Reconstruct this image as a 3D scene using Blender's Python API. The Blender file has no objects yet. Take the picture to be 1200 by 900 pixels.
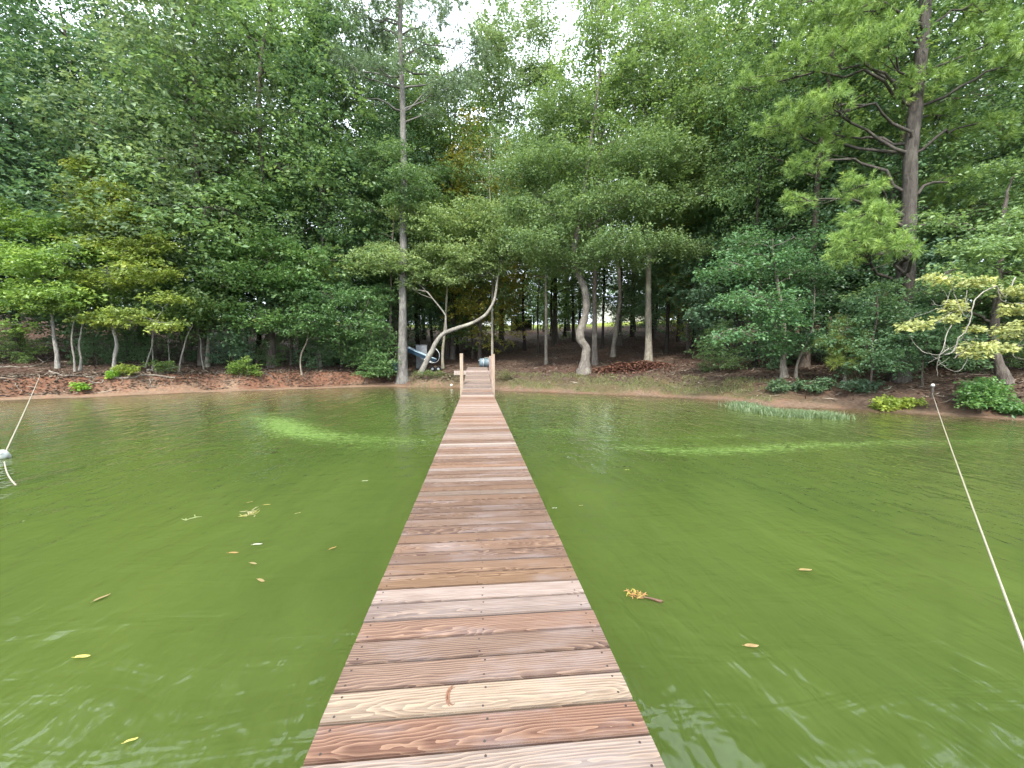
import bpy, bmesh, math, random
import numpy as np
from mathutils import Vector, Matrix

SC = bpy.context.scene
COL = SC.collection
random.seed(7)
R = math.radians

# ------------------------------------------------------------------ camera
CAM_Z = 1.82
YAW = R(5.2)       # looking a little to the right of the dock's axis
PITCH = R(3.74)
FPX = 450.0        # focal length in pixels of a 1200 px wide picture
cam_d = bpy.data.cameras.new('camera')
cam = bpy.data.objects.new('camera', cam_d)
COL.objects.link(cam)
cam.location = (-0.012, 0, CAM_Z)
cam.rotation_euler = (R(90) - PITCH, 0, -YAW)
cam_d.sensor_width = 36
cam_d.lens = 36 * FPX / 1200
cam_d.clip_start = 0.05
cam_d.clip_end = 3000
SC.camera = cam

# ------------------------------------------------------------------ sky, sun, exposure
SUN_EL, SUN_AZ = R(50), R(196)     # azimuth from +Y clockwise: behind the camera, to the left
world = bpy.data.worlds.new('World')
SC.world = world
world.use_nodes = True
wn, wl = world.node_tree.nodes, world.node_tree.links
wn.clear()
w_out = wn.new('ShaderNodeOutputWorld')
w_bg = wn.new('ShaderNodeBackground')
w_sky = wn.new('ShaderNodeTexSky')
w_sky.sky_type = 'NISHITA'
w_sky.sun_disc = False
w_sky.sun_elevation = SUN_EL
w_sky.sun_rotation = SUN_AZ
w_sky.air_density = 1.0
w_sky.dust_density = 3.0
w_sky.ozone_density = 1.0
w_bg.inputs['Strength'].default_value = 0.15
# thin bright cloud over the whole sky
w_tc = wn.new('ShaderNodeTexCoord')
w_no = wn.new('ShaderNodeTexNoise')
w_no.inputs['Scale'].default_value = 2.2
w_no.inputs['Detail'].default_value = 6
w_rm = wn.new('ShaderNodeMapRange')
w_rm.inputs['From Min'].default_value = 0.35
w_rm.inputs['From Max'].default_value = 0.65
w_rm.inputs['To Min'].default_value = 0.6
w_rm.inputs['To Max'].default_value = 0.9
w_mx = wn.new('ShaderNodeMix')
w_mx.data_type = 'RGBA'
w_mx.inputs['B'].default_value = (10.6, 11.8, 13.0, 1)
wl.new(w_tc.outputs['Generated'], w_no.inputs['Vector'])
wl.new(w_no.outputs['Fac'], w_rm.inputs['Value'])
wl.new(w_rm.outputs['Result'], w_mx.inputs['Factor'])
wl.new(w_sky.outputs['Color'], w_mx.inputs['A'])
wl.new(w_mx.outputs['Result'], w_bg.inputs['Color'])
wl.new(w_bg.outputs['Background'], w_out.inputs['Surface'])

sun_d = bpy.data.lights.new('sun', 'SUN')
sun_d.energy = 3.0
sun_d.angle = R(7.0)
sun_d.color = (1.0, 0.95, 0.86)
sun = bpy.data.objects.new('sun', sun_d)
COL.objects.link(sun)
sun.rotation_euler = (R(90) - SUN_EL, 0, -SUN_AZ + math.pi)
to_sun = Vector((math.sin(SUN_AZ) * math.cos(SUN_EL), math.cos(SUN_AZ) * math.cos(SUN_EL), math.sin(SUN_EL)))
sun.rotation_euler = to_sun.to_track_quat('Z', 'Y').to_euler()

SC.view_settings.view_transform = 'Standard'
SC.view_settings.look = 'None'
SC.view_settings.exposure = 1.35
SC.view_settings.gamma = 1
SC.render.engine = 'CYCLES'
SC.cycles.max_bounces = 6
SC.cycles.diffuse_bounces = 3
SC.cycles.glossy_bounces = 3
SC.cycles.transmission_bounces = 4
SC.cycles.transparent_max_bounces = 8
SC.cycles.use_denoising = True

# ------------------------------------------------------------------ from the surveyed photograph to places
_m = cam.rotation_euler.to_matrix()
_cam = np.array(cam.location)
_M = np.array(_m)

def ray(px, py):
    return _M @ np.array([(px - 600) / FPX, -(py - 450) / FPX, -1.0])

def U(px, py, depth):
    """the place seen at px, py of the photograph, depth metres in front of the camera"""
    return _cam + ray(px, py) * depth

def G(px, py, z=0.0):
    d = ray(px, py)
    return _cam + d * ((z - _cam[2]) / d[2])

# ------------------------------------------------------------------ shore line and terrain
_sh_px = [(0, 470), (100, 466), (150, 464), (225, 460.5), (300, 458), (370, 455.5), (450, 453.5), (530, 455), (600, 459), (700, 462.5),
          (800, 467), (850, 471), (900, 477), (1000, 481), (1050, 484), (1100, 487), (1200, 493)]
_sh = [tuple(G(x, y)[:2]) for x, y in _sh_px]
a0, a1 = _sh[0], _sh[-1]
SHORE = np.array([(-420, -160), (-150, -60), (-70, -6), (-38, 10)] + _sh + [(22, 5), (34, -4), (80, -45), (420, -260)], float)

def shore_dist(x, y):
    """signed distance from the water line, positive on land, and how far left (0) or right (1) the nearest point lies"""
    p = np.stack([np.asarray(x, float).ravel(), np.asarray(y, float).ravel()], 1)
    best = np.full(len(p), 1e9)
    sgn = np.ones(len(p))
    for i in range(len(SHORE) - 1):
        a, b = SHORE[i], SHORE[i + 1]
        ab = b - a
        t = np.clip(((p - a) @ ab) / (ab @ ab), 0, 1)
        q = a + t[:, None] * ab
        d = np.hypot(*(p - q).T)
        cr = ab[0] * (p[:, 1] - a[1]) - ab[1] * (p[:, 0] - a[0])
        m = d < best
        best = np.where(m, d, best)
        sgn = np.where(m, np.where(cr > 0, 1.0, -1.0), sgn)
    return (best * sgn).reshape(np.shape(x))

def wob(x, y, s, k=0.0):
    return (np.sin(x * s + 1.3 + k) * np.cos(y * s * 1.13 + 0.7 * k) + 0.5 * np.sin(x * s * 2.3 + y * s * 1.7 + k * 2) +
            0.25 * np.sin(x * s * 5.1 - y * s * 4.3 + k))

def sstep(a, b, v):
    t = np.clip((v - a) / (b - a), 0, 1)
    return t * t * (3 - 2 * t)

def terrain(x, y):
    x = np.asarray(x, float); y = np.asarray(y, float)
    s = shore_dist(x, y)
    s = s + 0.22 * wob(x, y, 0.9) * sstep(-3, 1, s)
    left = 1 - sstep(-9, -2, x)
    right = sstep(-1, 3, x)
    beach = 0.10 * np.clip(s, 0, 60)
    bank_l = 0.78 * sstep(0.9 + 0.25 * wob(x, y, 0.7, 2), 1.75 + 0.25 * wob(x, y, 0.8, 3), s)
    bank_r = 0.62 * sstep(0.1, 3.0, s)
    bank_c = 0.55 * sstep(0.1, 1.6, s)
    land = beach + left * bank_l + (1 - left) * (right * bank_r + (1 - right) * bank_c)
    land = land + 0.045 * np.clip(s - 3, 0, 62)
    land = np.minimum(land, 60) + 0.05 * wob(x, y, 0.55, 5) * sstep(1.5, 4, s) + 0.02 * wob(x, y, 2.7, 1) * sstep(0.5, 2, s)
    under = -np.minimum(0.14 * -s, 2.2)
    return np.where(s > 0, land, under)

def tz(x, y):
    return float(terrain(np.array([x]), np.array([y]))[0])

def T(px, py, near=6.0, far=120.0):
    """first place where the line of sight through px, py meets the land"""
    d = ray(px, py)
    k = np.arange(near, far, 0.1)
    P = _cam[None] + d[None] * k[:, None]
    h = terrain(P[:, 0], P[:, 1])
    i = np.argmax(P[:, 2] <= np.maximum(h, 0.0))
    if P[i, 2] > max(h[i], 0):
        i = len(k) - 1
    p = P[i].copy(); p[2] = h[i]
    return p, k[i]

# ------------------------------------------------------------------ object helpers
def tag(o, label=None, cat=None, group=None, kind=None):
    if label: o['label'] = label
    if cat: o['category'] = cat
    if group: o['group'] = group
    if kind: o['kind'] = kind
    return o

def empty(name, loc=(0, 0, 0), rz=0.0, **kw):
    o = bpy.data.objects.new(name, None)
    COL.objects.link(o)
    o.empty_display_size = 0.2
    o.location = loc
    o.rotation_euler = (0, 0, rz)
    return tag(o, **kw)

def link(name, me, mats, parent=None, color=None):
    o = bpy.data.objects.new(name, me)
    COL.objects.link(o)
    if mats is not None and len(me.materials) == 0:
        for m in (mats if isinstance(mats, (list, tuple)) else [mats]):
            me.materials.append(m)
    if parent is not None: o.parent = parent
    if color is not None: o.color = (*color, 1)
    return o

def np_mesh(name, verts, quads=None, tris=None, smooth=False, tint=None):
    """a mesh from arrays"""
    me = bpy.data.meshes.new(name)
    nq = 0 if quads is None else len(quads)
    nt = 0 if tris is None else len(tris)
    loops = []
    if nq: loops.append(np.asarray(quads, np.int32).ravel())
    if nt: loops.append(np.asarray(tris, np.int32).ravel())
    loops = np.concatenate(loops)
    starts = np.concatenate([np.arange(nq) * 4, nq * 4 + np.arange(nt) * 3]).astype(np.int32)
    me.vertices.add(len(verts))
    me.vertices.foreach_set('co', np.asarray(verts, np.float32).ravel())
    me.loops.add(len(loops))
    me.loops.foreach_set('vertex_index', loops)
    me.polygons.add(nq + nt)
    me.polygons.foreach_set('loop_start', starts)
    if smooth:
        me.polygons.foreach_set('use_smooth', np.ones(nq + nt, bool))
    else:
        me.polygons.foreach_set('use_smooth', np.zeros(nq + nt, bool))
    if tint is not None:
        a = me.attributes.new('tint', 'FLOAT', 'POINT')
        a.data.foreach_set('value', np.asarray(tint, np.float32))
    me.update(calc_edges=True)
    return me

def smooth_path(pts, n):
    """Catmull-Rom through the points, n samples"""
    P = np.asarray(pts, float)
    if len(P) == 2:
        t = np.linspace(0, 1, n)[:, None]
        return P[0] * (1 - t) + P[1] * t
    Q = np.vstack([2 * P[0] - P[1], P, 2 * P[-1] - P[-2]])
    seg = len(P) - 1
    u = np.linspace(0, seg - 1e-6, n)
    i = u.astype(int); t = (u - i)[:, None]
    p0, p1, p2, p3 = Q[i], Q[i + 1], Q[i + 2], Q[i + 3]
    return 0.5 * (2 * p1 + (p2 - p0) * t + (2 * p0 - 5 * p1 + 4 * p2 - p3) * t ** 2 + (3 * p1 - p0 - 3 * p2 + p3) * t ** 3)

class Tubes:
    def __init__(self):
        self.v, self.q, self.n = [], [], 0
    def add(self, P, r, k=6, rough=0.0, rng=None):
        P = np.asarray(P, float); n = len(P)
        r = np.broadcast_to(np.asarray(r, float), (n,))
        t = np.gradient(P, axis=0)
        t /= np.linalg.norm(t, axis=1)[:, None] + 1e-9
        mean = P[-1] - P[0]
        ref = np.array([0, 1.0, 0.15]) if abs(mean[2]) > 0.6 * np.linalg.norm(mean) else np.array([0.1, 0, 1.0])
        u = np.cross(t, ref); u /= np.linalg.norm(u, axis=1)[:, None] + 1e-9
        w = np.cross(t, u)
        a = np.arange(k) / k * 2 * math.pi
        rr = r[:, None] * np.ones((1, k))
        if rough and rng is not None:
            rr = rr * (1 + rough * rng.normal(size=(n, k)))
        ring = P[:, None] + rr[..., None] * (np.cos(a)[None, :, None] * u[:, None] + np.sin(a)[None, :, None] * w[:, None])
        self.v.append(ring.reshape(-1, 3))
        i = np.arange(n - 1)[:, None] * k; j = np.arange(k)[None]; j2 = (j + 1) % k
        f = np.stack([i + j, i + j2, i + k + j2, i + k + j], -1).reshape(-1, 4) + self.n
        self.q.append(f)
        self.n += n * k
    def mesh(self, name):
        return np_mesh(name, np.vstack(self.v), quads=np.vstack(self.q), smooth=True)

class Solid:
    """boxes, prisms and lathes collected into one part"""
    def __init__(self):
        self.bm = bmesh.new()
    def box(self, c, s, rot=None, mi=0):
        r = bmesh.ops.create_cube(self.bm, size=1)
        m = Matrix.Translation(Vector(c)) @ (rot.to_matrix().to_4x4() if rot else Matrix.Identity(4)) @ Matrix.Diagonal((*s, 1))
        bmesh.ops.transform(self.bm, matrix=m, verts=r['verts'])
        for v in r['verts']:
            for f in v.link_faces: f.material_index = mi
        return self
    def cyl(self, c, r1, r2, h, seg=16, rot=None, mi=0):
        r = bmesh.ops.create_cone(self.bm, cap_ends=True, segments=seg, radius1=r1, radius2=r2, depth=h)
        m = Matrix.Translation(Vector(c)) @ (rot.to_matrix().to_4x4() if rot else Matrix.Identity(4))
        bmesh.ops.transform(self.bm, matrix=m, verts=r['verts'])
        for v in r['verts']:
            for f in v.link_faces: f.material_index = mi
        return self
    def lathe(self, prof, c=(0, 0, 0), seg=20, rot=None, mi=0):
        rings = []
        M = Matrix.Translation(Vector(c)) @ (rot.to_matrix().to_4x4() if rot else Matrix.Identity(4))
        for r, z in prof:
            rings.append([self.bm.verts.new(M @ Vector((r * math.cos(2 * math.pi * i / seg), r * math.sin(2 * math.pi * i / seg), z))) for i in range(seg)])
        for a, b in zip(rings, rings[1:]):
            for i in range(seg):
                f = self.bm.faces.new((a[i], a[(i + 1) % seg], b[(i + 1) % seg], b[i])); f.smooth = True; f.material_index = mi
        for rg, rev in ((rings[0], True), (rings[-1], False)):
            f = self.bm.faces.new(rg[::-1] if rev else rg); f.material_index = mi
        return self
    def poly(self, vs, faces, mi=0):
        V = [self.bm.verts.new(Vector(v)) for v in vs]
        for f in faces:
            g = self.bm.faces.new([V[i] for i in f]); g.material_index = mi
        return self
    def bevel(self, w, seg=1):
        es = [e for e in self.bm.edges if len(e.link_faces) == 2 and e.calc_face_angle(0) > 0.6]
        bmesh.ops.bevel(self.bm, geom=es, offset=w, segments=seg, affect='EDGES', clamp_overlap=True)
        return self
    def mesh(self, name):
        bmesh.ops.recalc_face_normals(self.bm, faces=self.bm.faces)
        me = bpy.data.meshes.new(name)
        self.bm.to_mesh(me); self.bm.free()
        return me

# ------------------------------------------------------------------ materials
class Mat:
    def __init__(self, name):
        self.m = bpy.data.materials.new(name); self.m.use_nodes = True
        self.t = self.m.node_tree; self.t.nodes.clear()
        self.out = self.n('ShaderNodeOutputMaterial')
    def n(self, kind, **kw):
        nd = self.t.nodes.new(kind)
        for k, v in kw.items():
            if hasattr(nd, k): setattr(nd, k, v)
            else: nd.inputs[k.replace('_', ' ')].default_value = v
        return nd
    def l(self, a, b): self.t.links.new(a, b)
    def math(self, op, a, b=None, clamp=False):
        nd = self.t.nodes.new('ShaderNodeMath'); nd.operation = op; nd.use_clamp = clamp
        for i, v in enumerate((a, b)):
            if v is None: continue
            if isinstance(v, (int, float)): nd.inputs[i].default_value = v
            else: self.l(v, nd.inputs[i])
        return nd.outputs[0]
    def mix(self, fac, a, b, blend='MIX'):
        nd = self.t.nodes.new('ShaderNodeMix'); nd.data_type = 'RGBA'; nd.blend_type = blend
        for sock, v in (('Factor', fac), ('A', a), ('B', b)):
            if isinstance(v, (int, float)): nd.inputs[sock].default_value = v
            elif isinstance(v, tuple): nd.inputs[sock].default_value = (*v, 1)
            else: self.l(v, nd.inputs[sock])
        return nd.outputs['Result']
    def rng(self, v, a, b, c=0.0, d=1.0):
        nd = self.t.nodes.new('ShaderNodeMapRange')
        self.l(v, nd.inputs['Value'])
        for k, x in (('From Min', a), ('From Max', b), ('To Min', c), ('To Max', d)): nd.inputs[k].default_value = x
        return nd.outputs['Result']
    def noise(self, vec, scale, detail=4, rough=0.55, dist=0.0):
        nd = self.t.nodes.new('ShaderNodeTexNoise')
        nd.inputs['Scale'].default_value = scale; nd.inputs['Detail'].default_value = detail
        nd.inputs['Roughness'].default_value = rough; nd.inputs['Distortion'].default_value = dist
        if vec is not None: self.l(vec, nd.inputs['Vector'])
        return nd.outputs['Fac']
    def mapping(self, vec, scale=(1, 1, 1), rot=(0, 0, 0), loc=(0, 0, 0)):
        nd = self.t.nodes.new('ShaderNodeMapping')
        nd.inputs['Scale'].default_value = scale; nd.inputs['Rotation'].default_value = rot; nd.inputs['Location'].default_value = loc
        self.l(vec, nd.inputs['Vector'])
        return nd.outputs['Vector']
    def bump(self, h, strength=0.5, dist=0.02, normal=None):
        nd = self.t.nodes.new('ShaderNodeBump')
        nd.inputs['Strength'].default_value = strength; nd.inputs['Distance'].default_value = dist
        self.l(h, nd.inputs['Height'])
        if normal is not None: self.l(normal, nd.inputs['Normal'])
        return nd.outputs['Normal']
    def bsdf(self, color, rough=0.7, spec=0.3, normal=None, metallic=0.0, ior=None):
        nd = self.t.nodes.new('ShaderNodeBsdfPrincipled')
        for sock, v in (('Base Color', color), ('Roughness', rough), ('Specular IOR Level', spec), ('Metallic', metallic)):
            if isinstance(v, (int, float)): nd.inputs[sock].default_value = v
            elif isinstance(v, tuple): nd.inputs[sock].default_value = (*v, 1)
            else: self.l(v, nd.inputs[sock])
        if ior: nd.inputs['IOR'].default_value = ior
        if normal is not None: self.l(normal, nd.inputs['Normal'])
        self.l(nd.outputs[0], self.out.inputs['Surface'])
        return nd

def m_leaf(name, transl=0.42, gloss=0.45):
    M = Mat(name)
    oi = M.n('ShaderNodeObjectInfo')
    at = M.n('ShaderNodeAttribute', attribute_name='tint')
    # tint < 0.5: darker, bluer leaves; tint > 0.5: paler, yellower ones
    hs = M.n('ShaderNodeHueSaturation')
    M.l(oi.outputs['Color'], hs.inputs['Color'])
    M.l(M.rng(at.outputs['Fac'], 0, 1, 0.522, 0.48), hs.inputs['Hue'])
    M.l(M.rng(at.outputs['Fac'], 0, 1, 0.62, 1.75), hs.inputs['Value'])
    hs.inputs['Saturation'].default_value = 0.96
    c = hs.outputs['Color']
    d = M.n('ShaderNodeBsdfPrincipled')
    M.l(c, d.inputs['Base Color'])
    d.inputs['Roughness'].default_value = 0.42
    d.inputs['Specular IOR Level'].default_value = gloss
    tr = M.n('ShaderNodeBsdfTranslucent')
    M.l(M.mix(0.5, c, M.mix(1.0, c, (1.5, 1.35, 0.5), 'MULTIPLY')), tr.inputs['Color'])
    mx = M.n('ShaderNodeMixShader'); mx.inputs[0].default_value = transl
    M.l(d.outputs[0], mx.inputs[1]); M.l(tr.outputs[0], mx.inputs[2])
    M.l(mx.outputs[0], M.out.inputs['Surface'])
    return M.m

def m_bark(name, furrow=9.0, patch=0.5):
    M = Mat(name)
    tc = M.n('ShaderNodeTexCoord'); oi = M.n('ShaderNodeObjectInfo')
    v = M.mapping(tc.outputs['Object'], (furrow, furrow, furrow * 0.22))
    n1 = M.noise(v, 1.6, 8, 0.75, 0.8)
    n2 = M.noise(tc.outputs['Object'], 1.7, 4)
    c = M.mix(M.rng(n1, 0.35, 0.7), M.mix(1.0, oi.outputs['Color'], (0.30, 0.28, 0.27), 'MULTIPLY'), oi.outputs['Color'])
    c = M.mix(M.rng(n2, 0.5, 0.72, 0, patch), c, M.mix(1.0, oi.outputs['Color'], (1.35, 1.45, 1.3), 'MULTIPLY'))
    M.bsdf(c, 0.9, 0.15, M.bump(n1, 1.0, 0.06))
    return M.m

def m_simple(name, color, rough=0.6, spec=0.3, nscale=8.0, amt=0.25, bump=0.15, metallic=0.0):
    M = Mat(name)
    tc = M.n('ShaderNodeTexCoord')
    n1 = M.noise(tc.outputs['Object'], nscale, 5)
    n2 = M.noise(tc.outputs['Object'], nscale * 0.23, 3)
    lo = tuple(c * (1 - amt) for c in color); hi = tuple(min(1, c * (1 + amt)) for c in color)
    c = M.mix(M.rng(n1, 0.3, 0.7), lo, hi)
    c = M.mix(M.rng(n2, 0.45, 0.7, 0, 0.5), c, tuple(x * 0.6 + 0.02 for x in color))
    M.bsdf(c, rough, spec, M.bump(n1, bump, 0.01), metallic)
    return M.m

def m_plank():
    M = Mat('deck_board_wood')
    tc = M.n('ShaderNodeTexCoord'); oi = M.n('ShaderNodeObjectInfo')
    sep = M.n('ShaderNodeSeparateXYZ')
    rnd = oi.outputs['Random']
    def fr(k): return M.math('FRACT', M.math('MULTIPLY', rnd, k))
    off = M.n('ShaderNodeCombineXYZ')
    M.l(M.math('MULTIPLY', rnd, 37.0), off.inputs[0]); M.l(M.math('MULTIPLY', fr(5.7), 11.0), off.inputs[2])
    va = M.n('ShaderNodeVectorMath', operation='ADD')
    M.l(tc.outputs['Object'], va.inputs[0]); M.l(off.outputs[0], va.inputs[1])
    vo = va.outputs[0]
    M.l(tc.outputs['Object'], sep.inputs[0])
    warp = M.noise(M.mapping(vo, (2.2, 9, 9)), 1.0, 3, 0.5)
    warp2 = M.noise(M.mapping(vo, (6, 34, 20)), 1.0, 2, 0.5)
    y = M.math('SUBTRACT', sep.outputs[1], M.math('MULTIPLY', M.math('SUBTRACT', fr(7.3), 0.5), 0.16))
    k = M.math('ADD', M.math('MULTIPLY', fr(3.1), 0.10), 0.03)
    c0 = M.math('MULTIPLY', M.math('SUBTRACT', fr(13.7), 0.5), 0.10)
    zz = M.math('ADD', c0, M.math('MULTIPLY', sep.outputs[0], k))
    zz = M.math('ADD', zz, M.math('MULTIPLY', M.math('SUBTRACT', warp, 0.5), 0.10))
    r = M.math('SQRT', M.math('ADD', M.math('POWER', y, 2), M.math('POWER', zz, 2)))
    r = M.math('ADD', r, M.math('MULTIPLY', M.math('SUBTRACT', warp2, 0.5), 0.006))
    ring = M.math('FRACT', M.math('MULTIPLY', r, 88.0))
    line = M.math('POWER', M.rng(ring, 0.0, 1.0, 0.0, 1.0), 2.6)       # soft early wood, sharp pale late wood
    fib = M.noise(M.mapping(vo, (5, 130, 60)), 1.0, 4, 0.6)
    stain = M.noise(M.mapping(vo, (1.6, 5, 5)), 1.0, 5, 0.6)
    base = oi.outputs['Color']
    dark = M.mix(1.0, base, (0.48, 0.38, 0.34), 'MULTIPLY')
    pale = M.mix(0.5, M.mix(1.0, base, (1.7, 1.6, 1.5), 'MULTIPLY'), (0.26, 0.18, 0.12))
    c = M.mix(M.rng(fib, 0.3, 0.7), dark, base)
    c = M.mix(M.math('MULTIPLY', line, 0.8), c, pale)
    c = M.mix(M.rng(stain, 0.52, 0.75, 0, 0.55), c, (0.20, 0.17, 0.17))  # silvered, dried patches
    c = M.mix(M.rng(stain, 0.30, 0.42, 0.45, 0.0), c, M.mix(1.0, base, (0.45, 0.36, 0.34), 'MULTIPLY'))
    edge = M.rng(M.math('ADD', M.math('ABSOLUTE', sep.outputs[1]), M.math('MULTIPLY', M.math('SUBTRACT', fib, 0.5), 0.012)), 0.058, 0.068, 0.0, 0.55)
    c = M.mix(edge, c, (0.035, 0.028, 0.026))    # shade of the narrow gaps painted along the board edges
    h = M.math('ADD', M.math('MULTIPLY', line, 0.8), fib)
    M.bsdf(c, M.rng(stain, 0.3, 0.7, 0.42, 0.7), 0.35, M.bump(h, 0.35, 0.003))
    return M.m

def m_post():
    M = Mat('post_wood')
    tc = M.n('ShaderNodeTexCoord'); oi = M.n('ShaderNodeObjectInfo')
    n1 = M.noise(M.mapping(tc.outputs['Object'], (30, 30, 2.5)), 1.0, 5)
    n2 = M.noise(tc.outputs['Object'], 3.0, 4)
    c = M.mix(M.rng(n1, 0.3, 0.7), M.mix(1.0, oi.outputs['Color'], (0.6, 0.52, 0.5), 'MULTIPLY'), oi.outputs['Color'])
    c = M.mix(M.rng(n2, 0.5, 0.7, 0, 0.5), c, (0.34, 0.3, 0.28))
    M.bsdf(c, 0.75, 0.25, M.bump(n1, 0.3, 0.005))
    return M.m

def m_ground():
    M = Mat('ground_soil')
    at = M.n('ShaderNodeAttribute', attribute_name='soil')
    tc = M.n('ShaderNodeTexCoord')
    P = tc.outputs['Object']
    n1 = M.noise(P, 9.0, 8, 0.7)
    n2 = M.noise(P, 1.1, 5, 0.6)
    n3 = M.noise(P, 34.0, 3, 0.7)
    vor = M.n('ShaderNodeTexVoronoi'); vor.inputs['Scale'].default_value = 13
    M.l(P, vor.inputs['Vector'])
    c = M.mix(M.rng(n1, 0.3, 0.7), M.mix(1.0, at.outputs['Color'], (0.55, 0.5, 0.48), 'MULTIPLY'), M.mix(1.0, at.outputs['Color'], (1.4, 1.35, 1.3), 'MULTIPLY'))
    c = M.mix(M.rng(n2, 0.45, 0.68, 0, 0.5), c, M.mix(1.0, at.outputs['Color'], (1.25, 0.95, 0.85), 'MULTIPLY'))
    c = M.mix(M.rng(vor.outputs['Color'], 0.5, 0.9, 0, 0.45), c, M.mix(1.0, c, (1.5, 1.3, 1.15), 'MULTIPLY'))
    h = M.math('ADD', n1, M.math('MULTIPLY', n3, 0.6))
    M.bsdf(c, 0.95, 0.1, M.bump(h, 0.9, 0.06))
    return M.m

def m_water():
    M = Mat('pond_water')
    tc = M.n('ShaderNodeTexCoord')
    P = tc.outputs['Object']
    al = M.n('ShaderNodeAttribute', attribute_name='algae')
    sh = M.n('ShaderNodeAttribute', attribute_name='shallow')
    n_big = M.noise(M.mapping(P, (0.35, 0.2, 1)), 1.0, 3, 0.5, 0.4)
    streak = M.noise(M.mapping(P, (1.7, 0.5, 1), (0, 0, 0.25)), 1.0, 6, 0.6, 1.2)
    fine = M.noise(M.mapping(P, (0.8, 3.0, 1)), 3.0, 7, 0.8, 3.2)
    c = M.mix(M.rng(n_big, 0.35, 0.65), (0.043, 0.064, 0.0130), (0.056, 0.079, 0.0155))
    c = M.mix(M.rng(streak, 0.45, 0.75, 0, 0.35), c, (0.068, 0.094, 0.022))
    c = M.mix(sh.outputs['Fac'], c, (0.066, 0.057, 0.024))
    # floating film of algae, drawn out in threads
    a = M.math('ADD', al.outputs['Fac'], M.math('MULTIPLY', M.math('SUBTRACT', fine, 0.5), 3.4))
    a = M.math('MULTIPLY', M.rng(a, 0.34, 1.05), M.rng(al.outputs['Fac'], 0.02, 0.25))
    c = M.mix(a, c, (0.110, 0.178, 0.042))
    # ripples: short crests running along the dock, cross ripples and a breath of wind
    r1 = M.noise(M.mapping(P, (2.0, 0.7, 1), (0, 0, 0.12)), 1.0, 2, 0.5, 0.2)
    r2 = M.noise(M.mapping(P, (7.5, 3.6, 1), (0, 0, -0.2)), 1.0, 2, 0.5, 0.3)
    r3 = M.noise(M.mapping(P, (0.9, 3.2, 1)), 1.0, 3, 0.6, 0.8)
    h = M.math('ADD', M.math('MULTIPLY', r1, 0.042), M.math('ADD', M.math('MULTIPLY', r2, 0.016), M.math('MULTIPLY', r3, 0.013)))
    bp = M.bump(h, 1.0, 1.0)
    b = M.bsdf(c, M.rng(a, 0, 1, 0.02, 0.5), 0.5, bp, ior=1.33)
    b.inputs['Subsurface Weight'].default_value = 1.0
    b.inputs['Subsurface Radius'].default_value = (0.8, 1.0, 0.6)
    b.inputs['Subsurface Scale'].default_value = 0.45
    return M.m

LEAF = m_leaf('leaves')
NEEDLE = m_leaf('pine_needles', 0.2, 0.2)
BARK = m_bark('bark')
PINEBARK = m_bark('pine_bark', 6.0, 0.3)
PLANK = m_plank()
POST = m_post()
SCREW = m_simple('rusted_screw', (0.06, 0.045, 0.04), 0.5, 0.4, metallic=0.5)

# ------------------------------------------------------------------ ground sheet
def grid_axis(lo, hi, dense_lo, dense_hi, step, grow=1.18):
    a = list(np.arange(dense_lo, dense_hi + 1e-6, step))
    s, v = step, dense_hi
    while v < hi:
        s *= grow; v += s; a.append(min(v, hi))
    s, v = step, dense_lo
    while v > lo:
        s *= grow; v -= s; a.insert(0, max(v, lo))
    return np.array(a)

def sheet(name, xs, ys, z):
    X, Y = np.meshgrid(xs, ys)
    Z = z(X, Y)
    nx, ny = len(xs), len(ys)
    i = np.arange(ny - 1)[:, None] * nx; j = np.arange(nx - 1)[None]
    q = np.stack([i + j, i + j + 1, i + nx + j + 1, i + nx + j], -1).reshape(-1, 4)
    me = np_mesh(name, np.stack([X, Y, Z], -1).reshape(-1, 3), quads=q, smooth=True)
    return me, X, Y, Z

gx = grid_axis(-900, 900, -32, 32, 0.22)
gy = grid_axis(-700, 900, 6, 44, 0.22)
me, X, Y, Z = sheet('ground', gx, gy, terrain)
S = shore_dist(X, Y)
S2 = S + 0.35 * wob(X, Y, 1.3, 4)
def col(a): return np.array(a, float)
litter = col((0.080, 0.060, 0.047)); redlit = col((0.080, 0.052, 0.041)); clay = col((0.145, 0.082, 0.056)); sand = col((0.20, 0.148, 0.108))
mud = col((0.07, 0.055, 0.03)); grassy = col((0.095, 0.10, 0.045)); lawn = col((0.17, 0.22, 0.05))
C = np.broadcast_to(litter, X.shape + (3,)).copy()
def lay(w, c):
    global C
    C = C * (1 - w[..., None]) + c * w[..., None]
lay(sstep(0.15, 0.75, wob(X, Y, 0.35, 7)) * 0.8, redlit)
left = 1 - sstep(-9, -3, X)
lay((1 - sstep(1.6, 2.8, S2)) * left, clay)
lay((1 - sstep(0.5, 1.3, S2)) * (0.55 + 0.45 * left), sand)
cgr = sstep(0, 2, X) * (1 - sstep(11, 14, X))
lay(cgr * (1 - sstep(1.4, 2.6, S2)) * sstep(0.4, 0.9, S2) * 0.5, grassy)
lay((1 - sstep(0.0, 0.22, S)), mud)
lay(sstep(46, 50, S + 2 * wob(X, Y, 0.15)) , lawn)
a = me.attributes.new('soil', 'FLOAT_COLOR', 'POINT')
a.data.foreach_set('color', np.concatenate([C, np.ones(C.shape[:2] + (1,))], -1).astype(np.float32).ravel())
ground = tag(link('ground', me, m_ground()), kind='structure')

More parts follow.
